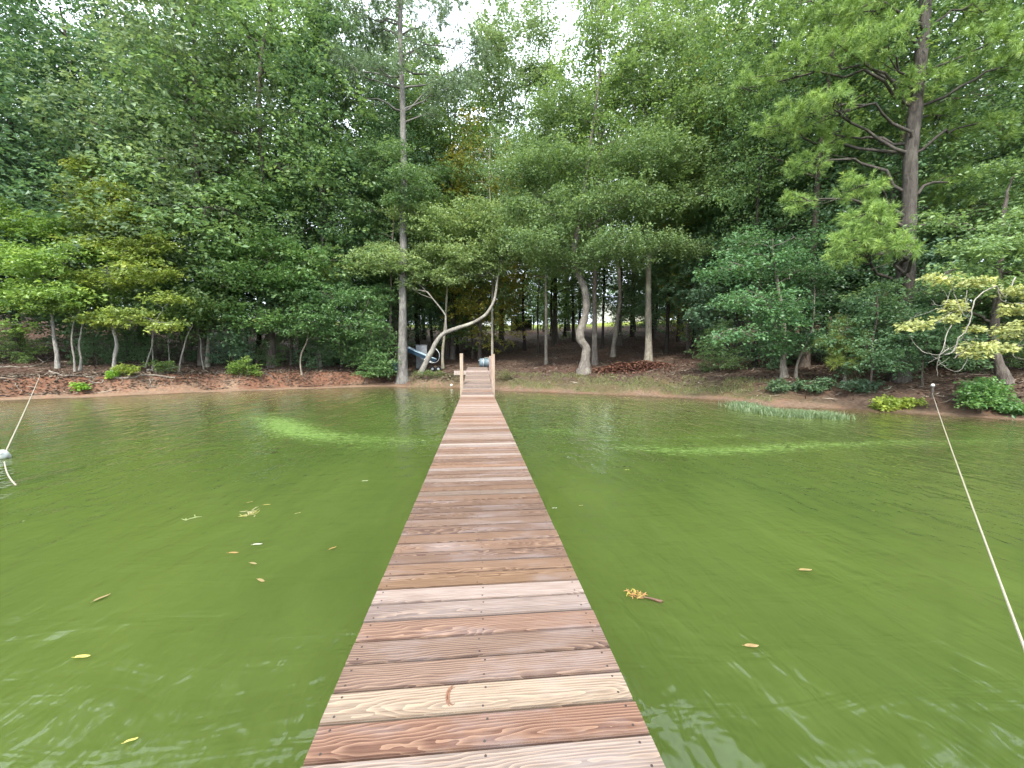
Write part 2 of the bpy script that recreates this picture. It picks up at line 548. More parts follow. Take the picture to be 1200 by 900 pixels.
# ------------------------------------------------------------------ water sheet
wx = grid_axis(-420, 420, -18, 18, 0.16)
wy = grid_axis(-260, 60, 1, 22, 0.16)
me, X, Y, Z = sheet('water', wx, wy, lambda x, y: x * 0.0)
S = shore_dist(X, Y)
def poly_field(pts, w):
    P = np.array([G(x, y)[:2] for x, y, _ in pts]); K = np.array([k for _, _, k in pts]); out = np.zeros(X.shape)
    for i in range(len(P) - 1):
        A, B = P[i], P[i + 1]; ab = B - A
        t = np.clip(((X - A[0]) * ab[0] + (Y - A[1]) * ab[1]) / (ab @ ab), 0, 1)
        d = np.hypot(X - A[0] - t * ab[0], Y - A[1] - t * ab[1])
        k = K[i] * (1 - t) + K[i + 1] * t
        out = np.maximum(out, k * np.exp(-(d / w) ** 2))
    return out
alg = poly_field([(296, 486, .5), (322, 492, .9), (334, 499, 1.1), (350, 507, 1.0), (395, 513, .8), (455, 517, .6), (512, 517, .45)], 0.75)
alg = np.maximum(alg, poly_field([(300, 485, .5), (340, 484, .5), (372, 486, .3)], 0.5))
alg = np.maximum(alg, poly_field([(318, 494, .7), (345, 501, .9), (372, 509, .5)], 0.75))
alg = np.maximum(alg, poly_field([(420, 524, .5), (470, 523, .5), (520, 516, .4)], 0.45))
alg = np.maximum(alg, poly_field([(612, 504, .45), (665, 507, .5), (730, 515, .4), (800, 514, .45), (905, 508, .4), (990, 503, .3)], 0.4))
alg = np.maximum(alg, poly_field([(732, 524, .6), (790, 528, .75), (862, 528, .8), (930, 523, .75), (1010, 520, .65), (1090, 518, .6), (1200, 516, .5), (1350, 514, .4)], 0.48))
alg = np.maximum(alg, poly_field([(640, 503, .6), (660, 504, .6)], 0.35))
alg = np.maximum(alg, poly_field([(740, 521, .4), (850, 522, .4)], 0.4))
alg = np.clip(alg * 0.85, 0, 0.85)
for nm, arr in (('algae', alg), ('shallow', np.clip(sstep(-2.4, 0.1, S) * 0.85 + 0.18 * sstep(3, 10, X), 0, 1))):
    a = me.attributes.new(nm, 'FLOAT', 'POINT'); a.data.foreach_set('value', arr.astype(np.float32).ravel())
water = tag(link('water', me, m_water()), kind='structure')

# ------------------------------------------------------------------ the dock
DECK_Z, W, TH, PITCHB = 0.45, 1.22, 0.036, 0.1415
RAMP0, RAMP1, RTOP, END = 14.4, 22.9, 1.28, 25.4
dock = empty('dock', (0, 0, 0), label='long narrow wooden plank dock running from the foreground to the wooded shore', cat='dock')

def plank_mesh(name, seed, near):
    rg = random.Random(seed)
    b = bmesh.new()
    w = W + rg.uniform(-0.002, 0.002); d = 0.1335 if near else 0.1395
    bmesh.ops.create_cube(b, size=1)
    bmesh.ops.scale(b, vec=(w, d, TH), verts=b.verts)
    bmesh.ops.translate(b, vec=(0, 0, -TH / 2), verts=b.verts)
    if near:
        es = [e for e in b.edges if abs(e.verts[0].co.x - e.verts[1].co.x) > 0.5 and e.verts[0].co.z > -0.01]
        bmesh.ops.bevel(b, geom=es, offset=0.0045, segments=2, affect='EDGES')
        for x in (-0.565, 0.012, 0.565):
            for y in (-0.04, 0.042):
                r = bmesh.ops.create_cone(b, cap_ends=True, segments=7, radius1=0.0052, radius2=0.0048, depth=0.0016)
                bmesh.ops.translate(b, vec=(x + rg.uniform(-.008, .008), y + rg.uniform(-.006, .006), 0.0004), verts=r['verts'])
                for v in r['verts']:
                    for f in v.link_faces: f.material_index = 1
    me = bpy.data.meshes.new(name); b.to_mesh(me); b.free()
    me.materials.append(PLANK); me.materials.append(SCREW)
    return me

near_me = [plank_mesh('plank_near', i, True) for i in range(5)]
far_me = [plank_mesh('plank_far', 10 + i, False) for i in range(3)]
PAL = [(0.30, 0.18, 0.13), (0.34, 0.215, 0.16), (0.42, 0.31, 0.25), (0.27, 0.16, 0.12), (0.47, 0.37, 0.32), (0.36, 0.21, 0.14), (0.58, 0.48, 0.42)]
# the nearest boards, one by one: start of board at 1.18 m from the camera
first = {0: (0.62, 0.50, 0.43), 1: (0.33, 0.165, 0.105), 2: (0.74, 0.59, 0.44), 3: (0.38, 0.245, 0.185), 4: (0.37, 0.235, 0.18), 5: (0.37, 0.215, 0.155),
         6: (0.62, 0.50, 0.46), 7: (0.64, 0.52, 0.47), 8: (0.41, 0.235, 0.13), 9: (0.41, 0.24, 0.15), 10: (0.37, 0.225, 0.17), 11: (0.38, 0.23, 0.16)}
rg = random.Random(5)
yb = 1.13 - 22 * PITCHB
i = -22
while yb < END:
    yc = yb + PITCHB / 2
    if yc < RAMP0: z, sl = DECK_Z, 0.0
    elif yc < RAMP1: t = (yc - RAMP0) / (RAMP1 - RAMP0); z, sl = DECK_Z + (RTOP - DECK_Z) * t ** 1.25, math.atan(1.25 * t ** .25 * (RTOP - DECK_Z) / (RAMP1 - RAMP0))
    else: z, sl = RTOP, 0.0
    me = rg.choice(near_me) if yc < 7 else rg.choice(far_me)
    if i in first: c = first[i]
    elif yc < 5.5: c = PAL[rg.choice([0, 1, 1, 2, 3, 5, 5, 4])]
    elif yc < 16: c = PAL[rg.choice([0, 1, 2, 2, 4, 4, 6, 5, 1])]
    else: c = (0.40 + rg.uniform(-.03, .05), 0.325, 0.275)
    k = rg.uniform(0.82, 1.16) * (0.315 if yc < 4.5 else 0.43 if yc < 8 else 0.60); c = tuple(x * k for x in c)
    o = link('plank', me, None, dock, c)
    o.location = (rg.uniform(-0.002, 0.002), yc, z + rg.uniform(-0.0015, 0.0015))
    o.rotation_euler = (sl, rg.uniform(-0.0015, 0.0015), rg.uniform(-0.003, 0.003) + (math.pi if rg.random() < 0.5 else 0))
    yb += PITCHB * (math.cos(sl)); i += 1
# the knot of the pale board
knot = Solid()
M_KNOT = m_simple('knot_wood', (0.15, 0.07, 0.04), 0.6, 0.3, 60, 0.4)
kp = G(531, 816, DECK_Z)
for (rx, ry, a0_, a1_) in ((0.019, 0.040, 1.3, 5.2), (0.026, 0.050, 1.6, 4.3)):
    vs, fs, n = [], [], 18
    for q in range(n):
        t = a0_ + (a1_ - a0_) * q / (n - 1); ww = 0.0035 * math.sin(math.pi * q / (n - 1)) + 0.0008
        for s_ in (-1, 1):
            vs.append((math.cos(t) * (rx + s_ * ww), math.sin(t) * (ry + s_ * ww), 0.0012))
    for q in range(n - 1): fs.append((2 * q, 2 * q + 1, 2 * q + 3, 2 * q + 2))
    knot.poly(vs, fs)
o = link('knot', knot.mesh('knot'), M_KNOT, dock); o.location = (kp[0], kp[1], DECK_Z + 0.0015)

def beam(name, p0, p1, w, h, parent=dock, mat=POST, color=(0.30, 0.22, 0.17)):
    """a straight timber from p0 to p1 (top centre line)"""
    p0, p1 = Vector(p0), Vector(p1); L = (p1 - p0).length
    s = Solid().box((0, 0, -h / 2), (w, L, h)).bevel(0.004)
    o = link(name, s.mesh(name), mat, parent, color)
    o.location = (p0 + p1) / 2
    o.rotation_mode = 'QUATERNION'; o.rotation_quaternion = (p1 - p0).to_track_quat('Y', 'Z')
    return o
for x in (-0.55, 0.0, 0.55):
    beam('stringer', (x, -2.0, DECK_Z - TH - 0.004), (x, RAMP0, DECK_Z - TH - 0.004), 0.038, 0.18)
    beam('stringer', (x, RAMP0, DECK_Z - TH - 0.084), (x, RAMP1, RTOP - TH - 0.084), 0.038, 0.18)
    beam('stringer', (x, RAMP1, RTOP - TH - 0.004), (x, END, RTOP - TH - 0.004), 0.038, 0.18)
pile_me = Solid().box((0, 0, -0.9), (0.12, 0.12, 1.8)).mesh('pile'); pile_me.materials.append(POST)
for y in np.arange(-1.5, 22, 2.4):
    for x in (-0.46, 0.46):
        top = DECK_Z - 0.06 if y < RAMP0 else DECK_Z + (RTOP - DECK_Z) * ((y - RAMP0) / (RAMP1 - RAMP0)) ** 1.25 - 0.08
        o = link('pile', pile_me, None, dock, (0.25, 0.19, 0.14)); o.location = (x, y, top)

def post(x, y, top, bottom, w=0.145, color=(0.33, 0.27, 0.20)):
    h = top - bottom
    s = Solid().box((0, 0, h / 2), (w, w, h)).bevel(0.008)
    o = link('post', s.mesh('post'), POST, dock, color); o.location = (x, y, bottom)
    return o
post(-0.70, 17.3, 2.06, -1.2)
post(0.71, 17.3, 2.03, -1.2, 0.15, (0.32, 0.25, 0.19))
post(0.705, 20.8, 1.98, -0.8, 0.13, (0.25, 0.18, 0.15))
b1 = beam('crossbeam', (-1.28, 21.4, 1.17), (0.86, 21.4, 1.17), 0.045, 0.235, color=(0.32, 0.27, 0.24))

# ------------------------------------------------------------------ tree makers
def leaves_geo(C, rad, nper, size, rng, flat=0.35, droop=0.25, aspect=0.62, tb=0.5, tv=0.16, outward=None):
    """nper leaves about every clump centre; each leaf a folded rhombus"""
    n = len(C) * nper
    idx = np.repeat(np.arange(len(C)), nper)
    a = rng.uniform(0, 2 * math.pi, n); rr = np.sqrt(rng.uniform(0, 1, n))
    r = rad[idx] * rr
    out = np.stack([np.cos(a), np.sin(a), np.zeros(n)], 1)
    tilt = rng.normal(0, 0.28, (len(C), 2))
    p = C[idx] + out * r[:, None]
    p[:, 2] += rng.normal(0, flat * 0.5, n) * rad[idx] - droop * r * rr + (out[:, 0] * tilt[idx, 0] + out[:, 1] * tilt[idx, 1]) * r
    d = out + rng.normal(0, 0.55, (n, 3)); d[:, 2] = d[:, 2] * 0.7 - 0.28
    d /= np.linalg.norm(d, axis=1)[:, None]
    up = rng.normal(0, 0.55, (n, 3)); up[:, 2] += 0.85; up[:, 1] -= 0.15
    b = np.cross(d, up); b /= np.linalg.norm(b, axis=1)[:, None] + 1e-9
    nn = np.cross(b, d)
    L = size * np.clip(rng.lognormal(-0.06, 0.3, n), .45, 1.8)[:, None]; Wd = L * aspect
    v = np.empty((n, 4, 3))
    v[:, 0] = p
    v[:, 1] = p + d * L * 0.5 + b * Wd * 0.5 + nn * L * 0.10
    v[:, 2] = p + d * L - nn * L * 0.06
    v[:, 3] = p + d * L * 0.5 - b * Wd * 0.5 + nn * L * 0.10
    ct = rng.normal(tb, tv, len(C))
    t = np.clip(ct[idx] + rng.normal(0, 0.11, n), 0, 1)
    q = np.arange(n * 4).reshape(n, 4)
    return v.reshape(-1, 3), q, np.repeat(t, 4)

def needles_geo(C, D, per, length, width, rng, tb=0.5, tv=0.15):
    n = len(C) * per
    idx = np.repeat(np.arange(len(C)), per)
    d = rng.normal(0, 0.62, (n, 3)) + D[idx]
    d /= np.linalg.norm(d, axis=1)[:, None]
    s = rng.normal(size=(n, 3)); b = np.cross(d, s); b /= np.linalg.norm(b, axis=1)[:, None] + 1e-9
    base = C[idx] - D[idx] * rng.uniform(0, 0.16, n)[:, None]
    L = length * rng.uniform(0.75, 1.15, n)[:, None]
    v = np.empty((n, 3, 3))
    v[:, 0] = base - b * width * 0.5; v[:, 1] = base + b * width * 0.5
    v[:, 2] = base + d * L; v[:, 2, 2] -= 0.03
    ct = rng.normal(tb, tv, len(C)); t = np.clip(ct[idx] + rng.normal(0, 0.08, n), 0, 1)
    return v.reshape(-1, 3), np.arange(n * 3).reshape(n, 3), np.repeat(t, 3)

def tree_geo(path, r0, r1, blobs, rng, style='leaf', leaf=0.12, nper=38, dens=36, clump=0.42, flat=0.35, flare=0.5, sides=10, tb=0.5, tv=0.16,
             twigs=7, limb_k=0.42, wander=0.05):
    """path: trunk points (metres from the tree's base); blobs: (x,y,z,rx,ry,rz[,density]); returns trunk mesh and crown mesh"""
    P = smooth_path(path, max(14, int(len(path) * 5)))
    n = len(P)
    hgt = np.linspace(0, 1, n)
    P[1:-1, :2] += np.cumsum(rng.normal(0, wander * r0, (n - 2, 2)), 0)
    dist = np.concatenate([[0], np.cumsum(np.linalg.norm(np.diff(P, axis=0), axis=1))])
    rad = r0 + (r1 - r0) * (dist / dist[-1]) ** 0.9
    rad = rad * (1 + flare * np.exp(-dist / (r0 * 2.2)))
    P[0, 2] -= 0.25
    rad = rad * (1 + 0.05 * np.sin(dist * 2.9 + r0 * 50) + 0.04 * np.sin(dist * 6.1))
    tb_ = Tubes(); tb_.add(P, rad, sides, 0.07, rng)
    CC, DD = [], []
    NP, NR = [P[i] for i in range(n) if hgt[i] > 0.18 or n < 8], [rad[i] for i in range(n) if hgt[i] > 0.18 or n < 8]
    def reach(bl):
        return float(np.min(np.linalg.norm(P - np.array(bl[:3]), axis=1)))
    base_n = len(NP)
    for bl in sorted(blobs, key=reach):
        c = np.array(bl[:3], float); rx, ry, rz = bl[3:6]; dk = bl[6] if len(bl) > 6 else 1.0
        N = np.array(NP[:base_n] if style == 'pine' else NP); rr_ = np.array(NR[:base_n] if style == 'pine' else NR)
        dv = c - N; dl = np.linalg.norm(dv, axis=1)
        cost = dl + (0.0 if style != 'pine' else 0.9 * np.abs(dv[:, 2] - 0.35 * np.hypot(dv[:, 0], dv[:, 1]))) + 1.1 * np.maximum(0, -dv[:, 2]) + 0.35 * dl * (rr_ < 0.02) + rng.uniform(0, 0.35, len(N)) * rx
        i = int(np.argmin(cost)); A = N[i]; La = dl[i]
        mid = (A + c) / 2 + np.array([0, 0, 0.05 * La]) + rng.normal(0, 0.08, 3) * La
        L = smooth_path([A, mid, c + rng.normal(0, 0.1, 3) * rx], 9)
        L[1:-1] += rng.normal(0, 0.025, (7, 3)) * La
        lr = min(rr_[i] * (0.8 if rr_[i] < r0 * 0.4 else limb_k), 0.015 + 0.016 * La + 0.008 * rx)
        lrs = np.linspace(lr, max(0.012, lr * 0.3), 9)
        tb_.add(L, lrs, 6)
        NP += list(L[3:]); NR += list(lrs[3:])
        m = max(4, int(dens * dk * rx * (rz + ry * 0.25)))
        u = rng.normal(size=(m, 3)); u /= np.linalg.norm(u, axis=1)[:, None]
        rr = rng.uniform(0.12, 1, m) ** 0.45
        cl = c + u * rr[:, None] * np.array([rx, ry, rz]) * (1 + 0.18 * rng.normal(size=(m, 1)))
        # lay the clumps in loose tiers so that gaps and shade open between them
        tier = clump * 1.5
        cl[:, 2] = cl[:, 2] * 0.8 + 0.2 * (np.round(cl[:, 2] / tier + 0.3 * np.sin(cl[:, 0] * 1.7 + cl[:, 1])) * tier)
        CC.append(cl); DD.append(u)
        for j in range(min(m, twigs)):
            s = L[rng.integers(4, 9)]
            e = cl[j]
            mm = (s + e) / 2 + rng.normal(0, 0.08, 3) * np.linalg.norm(e - s)
            tb_.add(smooth_path([s, mm, e], 5), np.linspace(max(0.010, lr * 0.3), 0.005, 5), 4)
    trunk = tb_.mesh('trunk')
    if not CC: return trunk, None
    CC = np.vstack(CC); DD = np.vstack(DD)
    if style == 'leaf':
        rad_c = clump * rng.uniform(0.6, 1.25, len(CC))
        v, q, t = leaves_geo(CC, rad_c, nper, leaf, rng, flat, tb=tb, tv=tv)
        crown = np_mesh('crown', v, quads=q, tint=t)
    else:
        # pine: every clump is a spray of needle tufts
        k = 5
        idx = np.repeat(np.arange(len(CC)), k)
        d = DD[idx] * 0.6 + rng.normal(0, 0.6, (len(idx), 3)); d[:, 2] += 0.45
        d /= np.linalg.norm(d, axis=1)[:, None]
        cc = CC[idx] + d * clump * rng.uniform(0.2, 1.0, len(idx))[:, None]
        v, q, t = needles_geo(cc, d, nper, leaf, leaf * 0.07, rng, tb, tv)
        crown = np_mesh('crown', v, tris=q, tint=t)
    return trunk, crown

def place(name, trunk, crown, loc, label, cat, group=None, color=(0.06, 0.12, 0.03), bark=(0.2, 0.17, 0.14), rz=0.0, scale=(1, 1, 1), pine=False, sink=0.0):
    e = empty(name, (loc[0], loc[1], loc[2] - sink), rz, label=label, cat=cat, group=group)
    e.scale = scale if isinstance(scale, tuple) else (scale,) * 3
    link('trunk', trunk, PINEBARK if pine else BARK, e, bark)
    if crown is not None: link('crown', crown, NEEDLE if pine else LEAF, e, color)
    return e

GREEN = (0.115, 0.195, 0.070); DEEP = (0.088, 0.165, 0.075); BLUEG = (0.105, 0.190, 0.110); LIME = (0.150, 0.250, 0.045); MID = (0.130, 0.210, 0.058)
YELL = (0.175, 0.235, 0.042); SAGE = (0.120, 0.180, 0.085); PINE = (0.175, 0.27, 0.065); PINED = (0.050, 0.105, 0.030); PALEY = (0.30, 0.33, 0.13)

def hero(name, label, base, pts, r0, r1, blobs, seed, depth=None, color=GREEN, bark=(0.24, 0.20, 0.17), cat='tree', pine=False, group=None, jit=0.6, **kw):
    """base and pts as seen in the photograph; depth from where the base meets the land"""
    if depth is None:
        B, depth = T(*base)
    else:
        B = U(base[0], base[1], depth); B[2] = tz(B[0], B[1])
    path = [np.zeros(3)]
    for p in pts:
        dd = p[2] if len(p) > 2 else 0.0
        path.append(U(p[0], p[1], depth + dd) - B)
    bl = []
    for b in blobs:
        px, py, rxp, ryp = b[:4]; dd = b[4] if len(b) > 4 else 0.0; dk = b[5] if len(b) > 5 else 1.0
        c = U(px, py, depth + dd) - B; m = (depth + dd) / FPX
        bl.append((c[0], c[1], c[2], rxp * m, (rxp + ryp) * 0.5 * m, ryp * m, dk))
    rng = np.random.default_rng(seed)
    if jit:
        bl = [(b[0] + rng.normal(0, .32) * b[3] * jit, b[1] + rng.normal(0, .35) * b[3] * jit, b[2] + rng.normal(0, .55) * b[5] * jit, b[3] * rng.uniform(.8, 1.15), b[4], b[5] * rng.uniform(.85, 1.35), b[6]) for b in bl]
    tr, cr = tree_geo(path, r0, r1, bl, rng, style='pine' if pine else 'leaf', **kw)
    return place(name, tr, cr, B, label, cat, group, color, bark, pine=pine)

# --- generic woodland trees, whose meshes are shared by their copies
def generic(seed, H, cb, cr, r0, nb, **kw):
    rng = np.random.default_rng(seed)
    path = [np.zeros(3)] + [np.array([rng.normal(0, 0.02) * H * t, rng.normal(0, 0.02) * H * t, H * t]) for t in (0.25, 0.5, 0.75, 0.97)]
    bl = []
    for i in range(nb):
        t = (i + 0.5) / nb
        h = cb + (H - cb) * t
        env = cr * (0.55 + 0.6 * math.sin(math.pi * min(1, t * 0.85 + 0.15)))
        a = i * 2.4 + rng.uniform(-0.5, 0.5)
        q = env * rng.uniform(0.35, 0.75)
        bl.append((q * math.cos(a), q * math.sin(a), h, env * rng.uniform(0.38, 0.6), env * rng.uniform(0.38, 0.6), rng.uniform(0.9, 1.5) * (H - cb) / nb * 1.5 + 0.4))
    return tree_geo(path, r0, 0.04, bl, rng, **kw)

GT = {}
GT['tall0'] = generic(101, 24, 9, 4.4, 0.20, 13, leaf=0.17, nper=24, dens=8, clump=0.6, twigs=4)
GT['tall1'] = generic(102, 21, 7, 4.0, 0.17, 12, leaf=0.17, nper=24, dens=8, clump=0.6, twigs=4)
GT['tall2'] = generic(103, 26, 11, 4.8, 0.24, 13, leaf=0.18, nper=24, dens=7.5, clump=0.65, twigs=4)
GT['edge0'] = generic(104, 20, 2.6, 4.6, 0.20, 18, leaf=0.17, nper=26, dens=12.5, clump=0.5, twigs=4)
GT['edge1'] = generic(105, 23, 3.4, 4.8, 0.22, 20, leaf=0.18, nper=26, dens=11.5, clump=0.5, twigs=4)
GT['edge2'] = generic(106, 17, 2.2, 4.0, 0.16, 16, leaf=0.16, nper=28, dens=13, clump=0.48, twigs=4)
GT['low0'] = generic(107, 5.2, 1.3, 2.1, 0.055, 8, leaf=0.12, nper=30, dens=26, clump=0.36, twigs=4)
GT['low1'] = generic(108, 6.6, 1.6, 2.5, 0.07, 9, leaf=0.12, nper=30, dens=24, clump=0.38, twigs=4)
GT['pine0'] = generic(109, 26, 10, 3.6, 0.24, 14, style='pine', leaf=0.26, nper=12, dens=9, clump=0.5, twigs=5)
def copy_tree(kind, x, y, name, label, cat, group, color, bark, rz, s, sz=None, sink=0.05):
    tr, cr = GT[kind]
    return place(name, tr, cr, (x, y, tz(x, y)), label, cat, group, color, bark, rz, (s, s, sz or s), pine=kind.startswith('pine'), sink=sink)

# the wood behind: far trees on the slope
rg = random.Random(31)
cols_far = [DEEP, GREEN, BLUEG, MID, GREEN, DEEP]
placed = []
def zone(px):
    return ('left of the tall pine' if px < 470 else 'between tall pine and middle oak' if px < 690 else
            'between middle oak and shore oak' if px < 900 else 'right of the shore oak')
def far_tree(px, depth, kind, colr, s, label, group, bark=(0.085, 0.07, 0.06), name='woodland_tree'):
    p = U(px, 420, depth)
    if any((p[0] - q[0]) ** 2 + (p[1] - q[1]) ** 2 < 2.2 ** 2 for q in placed): return
    placed.append(p)
    copy_tree(kind, p[0], p[1], name, label, 'tree', group, colr, bark, rg.uniform(0, 6.28), s, s * rg.uniform(0.9, 1.1))
for k in range(150):
    depth = rg.choice([rg.uniform(30, 44), rg.uniform(36, 62), rg.uniform(50, 64)])
    px = rg.uniform(-250, 1450)
    if depth > 44 and (543 < px < 585 or 595 < px < 634 or 696 < px < 740): continue
    if 702 < px < 733: continue
    far_tree(px, depth, rg.choice(['tall0', 'tall1', 'tall2', 'tall1']), rg.choice(cols_far), rg.uniform(0.8, 1.15),
             'slender dark trunked tree deep in the wood, ' + zone(px), 'trees of the wood behind the shore, ' + zone(px))
for k in range(64):
    px = rg.uniform(440, 1010)
    if 541 < px < 576 or 698 < px < 738 or 596 < px < 632: continue
    far_tree(px, rg.uniform(44, 66), rg.choice(['low0', 'low1']), rg.choice([DEEP, GREEN, BLUEG]), rg.uniform(1.0, 1.7),
             'bushy young tree low in the wood, ' + zone(px), 'young trees in the depth of the wood, ' + zone(px), name='young_tree')
# a far belt behind the houses
for k in range(70):
    px = -300 + k * 27 + rg.uniform(-10, 10)
    far_tree(px, rg.uniform(104, 125), rg.choice(['edge0', 'edge1']), rg.choice([GREEN, MID, DEEP]), rg.uniform(0.7, 1.1),
             'leafy tree in the far row, ' + zone(px), 'trees of the far row, ' + zone(px))

# --- trees at the edge of the wood, each with its own place
EDGE = [
    (562, 33, 'edge2', (0.27, 0.26, 0.04), 1.08, 'yellowing tree top between the tall pine and the middle oak'),
    (832, 31, 'edge2', (0.23, 0.25, 0.045), 1.3, 'yellow tinged tree top just right of the middle oak crown'),
    (-190, 18.5, 'edge1', DEEP, 1.0, 'dark green tree whose boughs reach in past the left border of the photo'),
    (-60, 22, 'edge0', BLUEG, 1.15, 'tall bluish green tree rising at the upper left corner'),
    (22, 25, 'edge1', BLUEG, 1.1, 'tall deep green tree behind the lime tree on the left bank'),
    (95, 24, 'edge2', DEEP, 1.35, 'dark tree behind the yellow leaved tree on the left bank'),
    (170, 26, 'edge0', BLUEG, 1.15, 'high bluish green crown above the yellow leaved tree'),
    (238, 25, 'edge1', SAGE, 1.2, 'grey green crown with small sky gaps left of the thin bare trunk'),
    (318, 26, 'edge0', GREEN, 1.35, 'full green crown between the thin bare trunk and the tall pine'),
    (392, 29, 'edge1', DEEP, 1.05, 'dark crown just left of the tall grey pine trunk'),
    (445, 36, 'edge0', BLUEG, 0.9, 'dark green tree hidden low behind the tall grey pine trunk'),
    (530, 34, 'edge2', MID, 1.45, 'yellowish green tree seen between the tall pine and the middle oak'),
    (865, 26, 'edge0', GREEN, 1.2, 'green tree right behind the middle oak, sky showing at its top'),
    (925, 23, 'edge1', DEEP, 0.95, 'dark green tree left of the big right hand pine'),
    (1000, 22, 'edge0', BLUEG, 1.05, 'shaded leafy tree directly behind the big right hand pine'),
    (1100, 20, 'edge1', DEEP, 0.9, 'shaded leafy tree just right of the big right hand pine'),
    (1185, 18, 'edge2', GREEN, 1.05, 'green tree at the upper right corner behind the pine boughs'),
    (1330, 16, 'edge1', DEEP, 0.9, 'dark tree whose boughs reach in past the right border of the photo'),
    (800, 38, 'edge1', MID, 1.25, 'bright tree far behind the middle oak on its right'),
    (650, 42, 'edge0', MID, 1.3, 'bright tree far behind the middle oak on its left'),
    (588, 38, 'edge1', SAGE, 1.35, 'sage green tree far behind, filling the gap left of the middle oak'),
    (725, 36, 'edge0', SAGE, 1.25, 'sage green tree high behind the middle oak'),
    (355, 34, 'edge0', SAGE, 1.3, 'sage green tree high between the thin bare trunk and the tall pine'),
    (280, 33, 'edge1', BLUEG, 1.35, 'bluish green tree high behind the tiered green tree'),
    (470, 40, 'edge1', SAGE, 1.35, 'green tree far behind the tall grey pine trunk'),
]
for i, (px, d, kd, c, s, lb) in enumerate(EDGE):
    p = U(px, 420, d)
    copy_tree(kd, p[0], p[1], 'forest_tree', lb, 'tree', 'tall trees at the edge of the wood', c, (0.13, 0.11, 0.095), i * 1.7, s, s * (1.0 + 0.06 * math.sin(i * 2.1)))

# --- slim trunks standing in the open wood right of the dock
SLIM = [
    (577, 428, 'tall1', 0.62, (0.36, 0.33, 0.28), 'slim pale trunk rising right behind the right dock post'),
    (554, 420, 'tall1', 0.45, (0.15, 0.13, 0.11), 'very thin dark trunk under the leaning trunk, above the dock end'),
    (615, 411, 'tall0', 0.75, (0.06, 0.05, 0.045), 'thin black trunk with a flared foot on a sunny patch'),
    (631, 414, 'tall1', 0.6, (0.08, 0.07, 0.06), 'thin dark trunk just left of the pale slim trunk'),
    (640, 427, 'tall1', 0.72, (0.27, 0.24, 0.20), 'slim pale grey trunk halfway between dock end and middle oak'),
    (648, 406, 'tall0', 0.7, (0.07, 0.06, 0.05), 'dark trunk close behind the pale slim trunk'),
    (662, 394, 'tall2', 0.8, (0.07, 0.06, 0.05), 'far dark trunk in front of the lawn left of the middle oak'),
    (697, 427, 'tall0', 0.95, (0.22, 0.19, 0.165), 'grey furrowed trunk touching the middle oak trunk on its right'),
    (706, 409, 'tall1', 0.75, (0.06, 0.05, 0.045), 'black thin trunk left of the leaning grey trunk'),
    (741, 395, 'tall2', 1.0, (0.06, 0.05, 0.045), 'thick black trunk in front of the bright lawn'),
    (760, 425, 'tall2', 0.95, (0.34, 0.31, 0.25), 'straight pale trunk right of the leaf heap'),
    (781, 414, 'tall0', 0.7, (0.06, 0.05, 0.045), 'dark thin trunk right of the straight pale trunk'),
    (796, 401, 'tall2', 0.9, (0.10, 0.085, 0.07), 'brownish far trunk between two dark thin trunks'),
    (812, 408, 'tall1', 0.8, (0.06, 0.05, 0.045), 'dark trunk, left one of a close pair at mid right'),
    (826, 407, 'tall0', 0.7, (0.06, 0.05, 0.045), 'dark trunk, right one of a close pair at mid right'),
    (884, 431, 'tall1', 0.7, (0.07, 0.06, 0.05), 'dark short looking trunk under the reaching oak branch'),
    (852, 415, 'tall1', 0.75, (0.09, 0.08, 0.065), 'thin trunk behind the reaching oak branch'),
    (462, 424, 'tall2', 0.8, (0.15, 0.12, 0.10), 'reddish brown trunk just left of the tall grey pine'),
    (243, 425, 'tall0', 0.8, (0.20, 0.17, 0.15), 'brown trunk behind the crooked stems on the left bank'),
    (941, 430, 'tall2', 0.85, (0.16, 0.13, 0.11), 'brown trunk in the shade left of the small drooping pine'),
    (965, 424, 'tall1', 0.9, (0.15, 0.12, 0.10), 'brown trunk in the shade behind the small drooping pine'),
    (1035, 430, 'tall0', 0.8, (0.14, 0.115, 0.10), 'shaded brown trunk left of the big right hand pine'),
]
for i, (px, py, kd, s, bk, lb) in enumerate(SLIM):
    B, dd = T(px, py)
    copy_tree(kd, B[0], B[1], 'slender_tree', lb, 'tree', None, [GREEN, MID, DEEP][i % 3], bk, i * 2.3, s, max(0.85, s))

# --- single trees of the shore
hero('tall_pine', 'tall straight grey pine trunk with open crown left of the dock end', (472, 446),
     [(472, 400), (472.5, 300), (473, 180), (471, 100), (469, 30), (470, -60), (469, -130)], 0.30, 0.10,
     [(560, 62, 28, 8, 1, 1.0), (530, 100, 24, 8, -1, .8), (420, 45, 26, 16, 1, .9), (405, 75, 22, 14, -1, .8), (455, 5, 34, 16, 0, .9), (415, 112, 24, 10, 1, .8), (388, 66, 22, 12, 0, .8),
      (505, 22, 32, 16, -1, .6), (522, 0, 26, 12, 1, .7), (500, 60, 22, 8, 1.5, .5), (505, 132, 22, 7, -.5, .7), (440, -50, 45, 20, 0, .6), (500, -70, 45, 20, 1, .6), (440, 80, 26, 10, -1, .8), (545, 95, 26, 9, 1, .8), (430, 20, 30, 14, 1, .8), (395, 30, 28, 14, 1, .7), (515, 115, 30, 10, 0, .8), (480, 45, 26, 12, -1, .6), (540, 40, 22, 8, 0, .5)],
     11, color=(0.13, 0.19, 0.10), bark=(0.215, 0.205, 0.19), pine=True, leaf=0.26, nper=24, dens=44, clump=0.5, flare=0.75, sides=14, limb_k=0.4, wander=0.02)
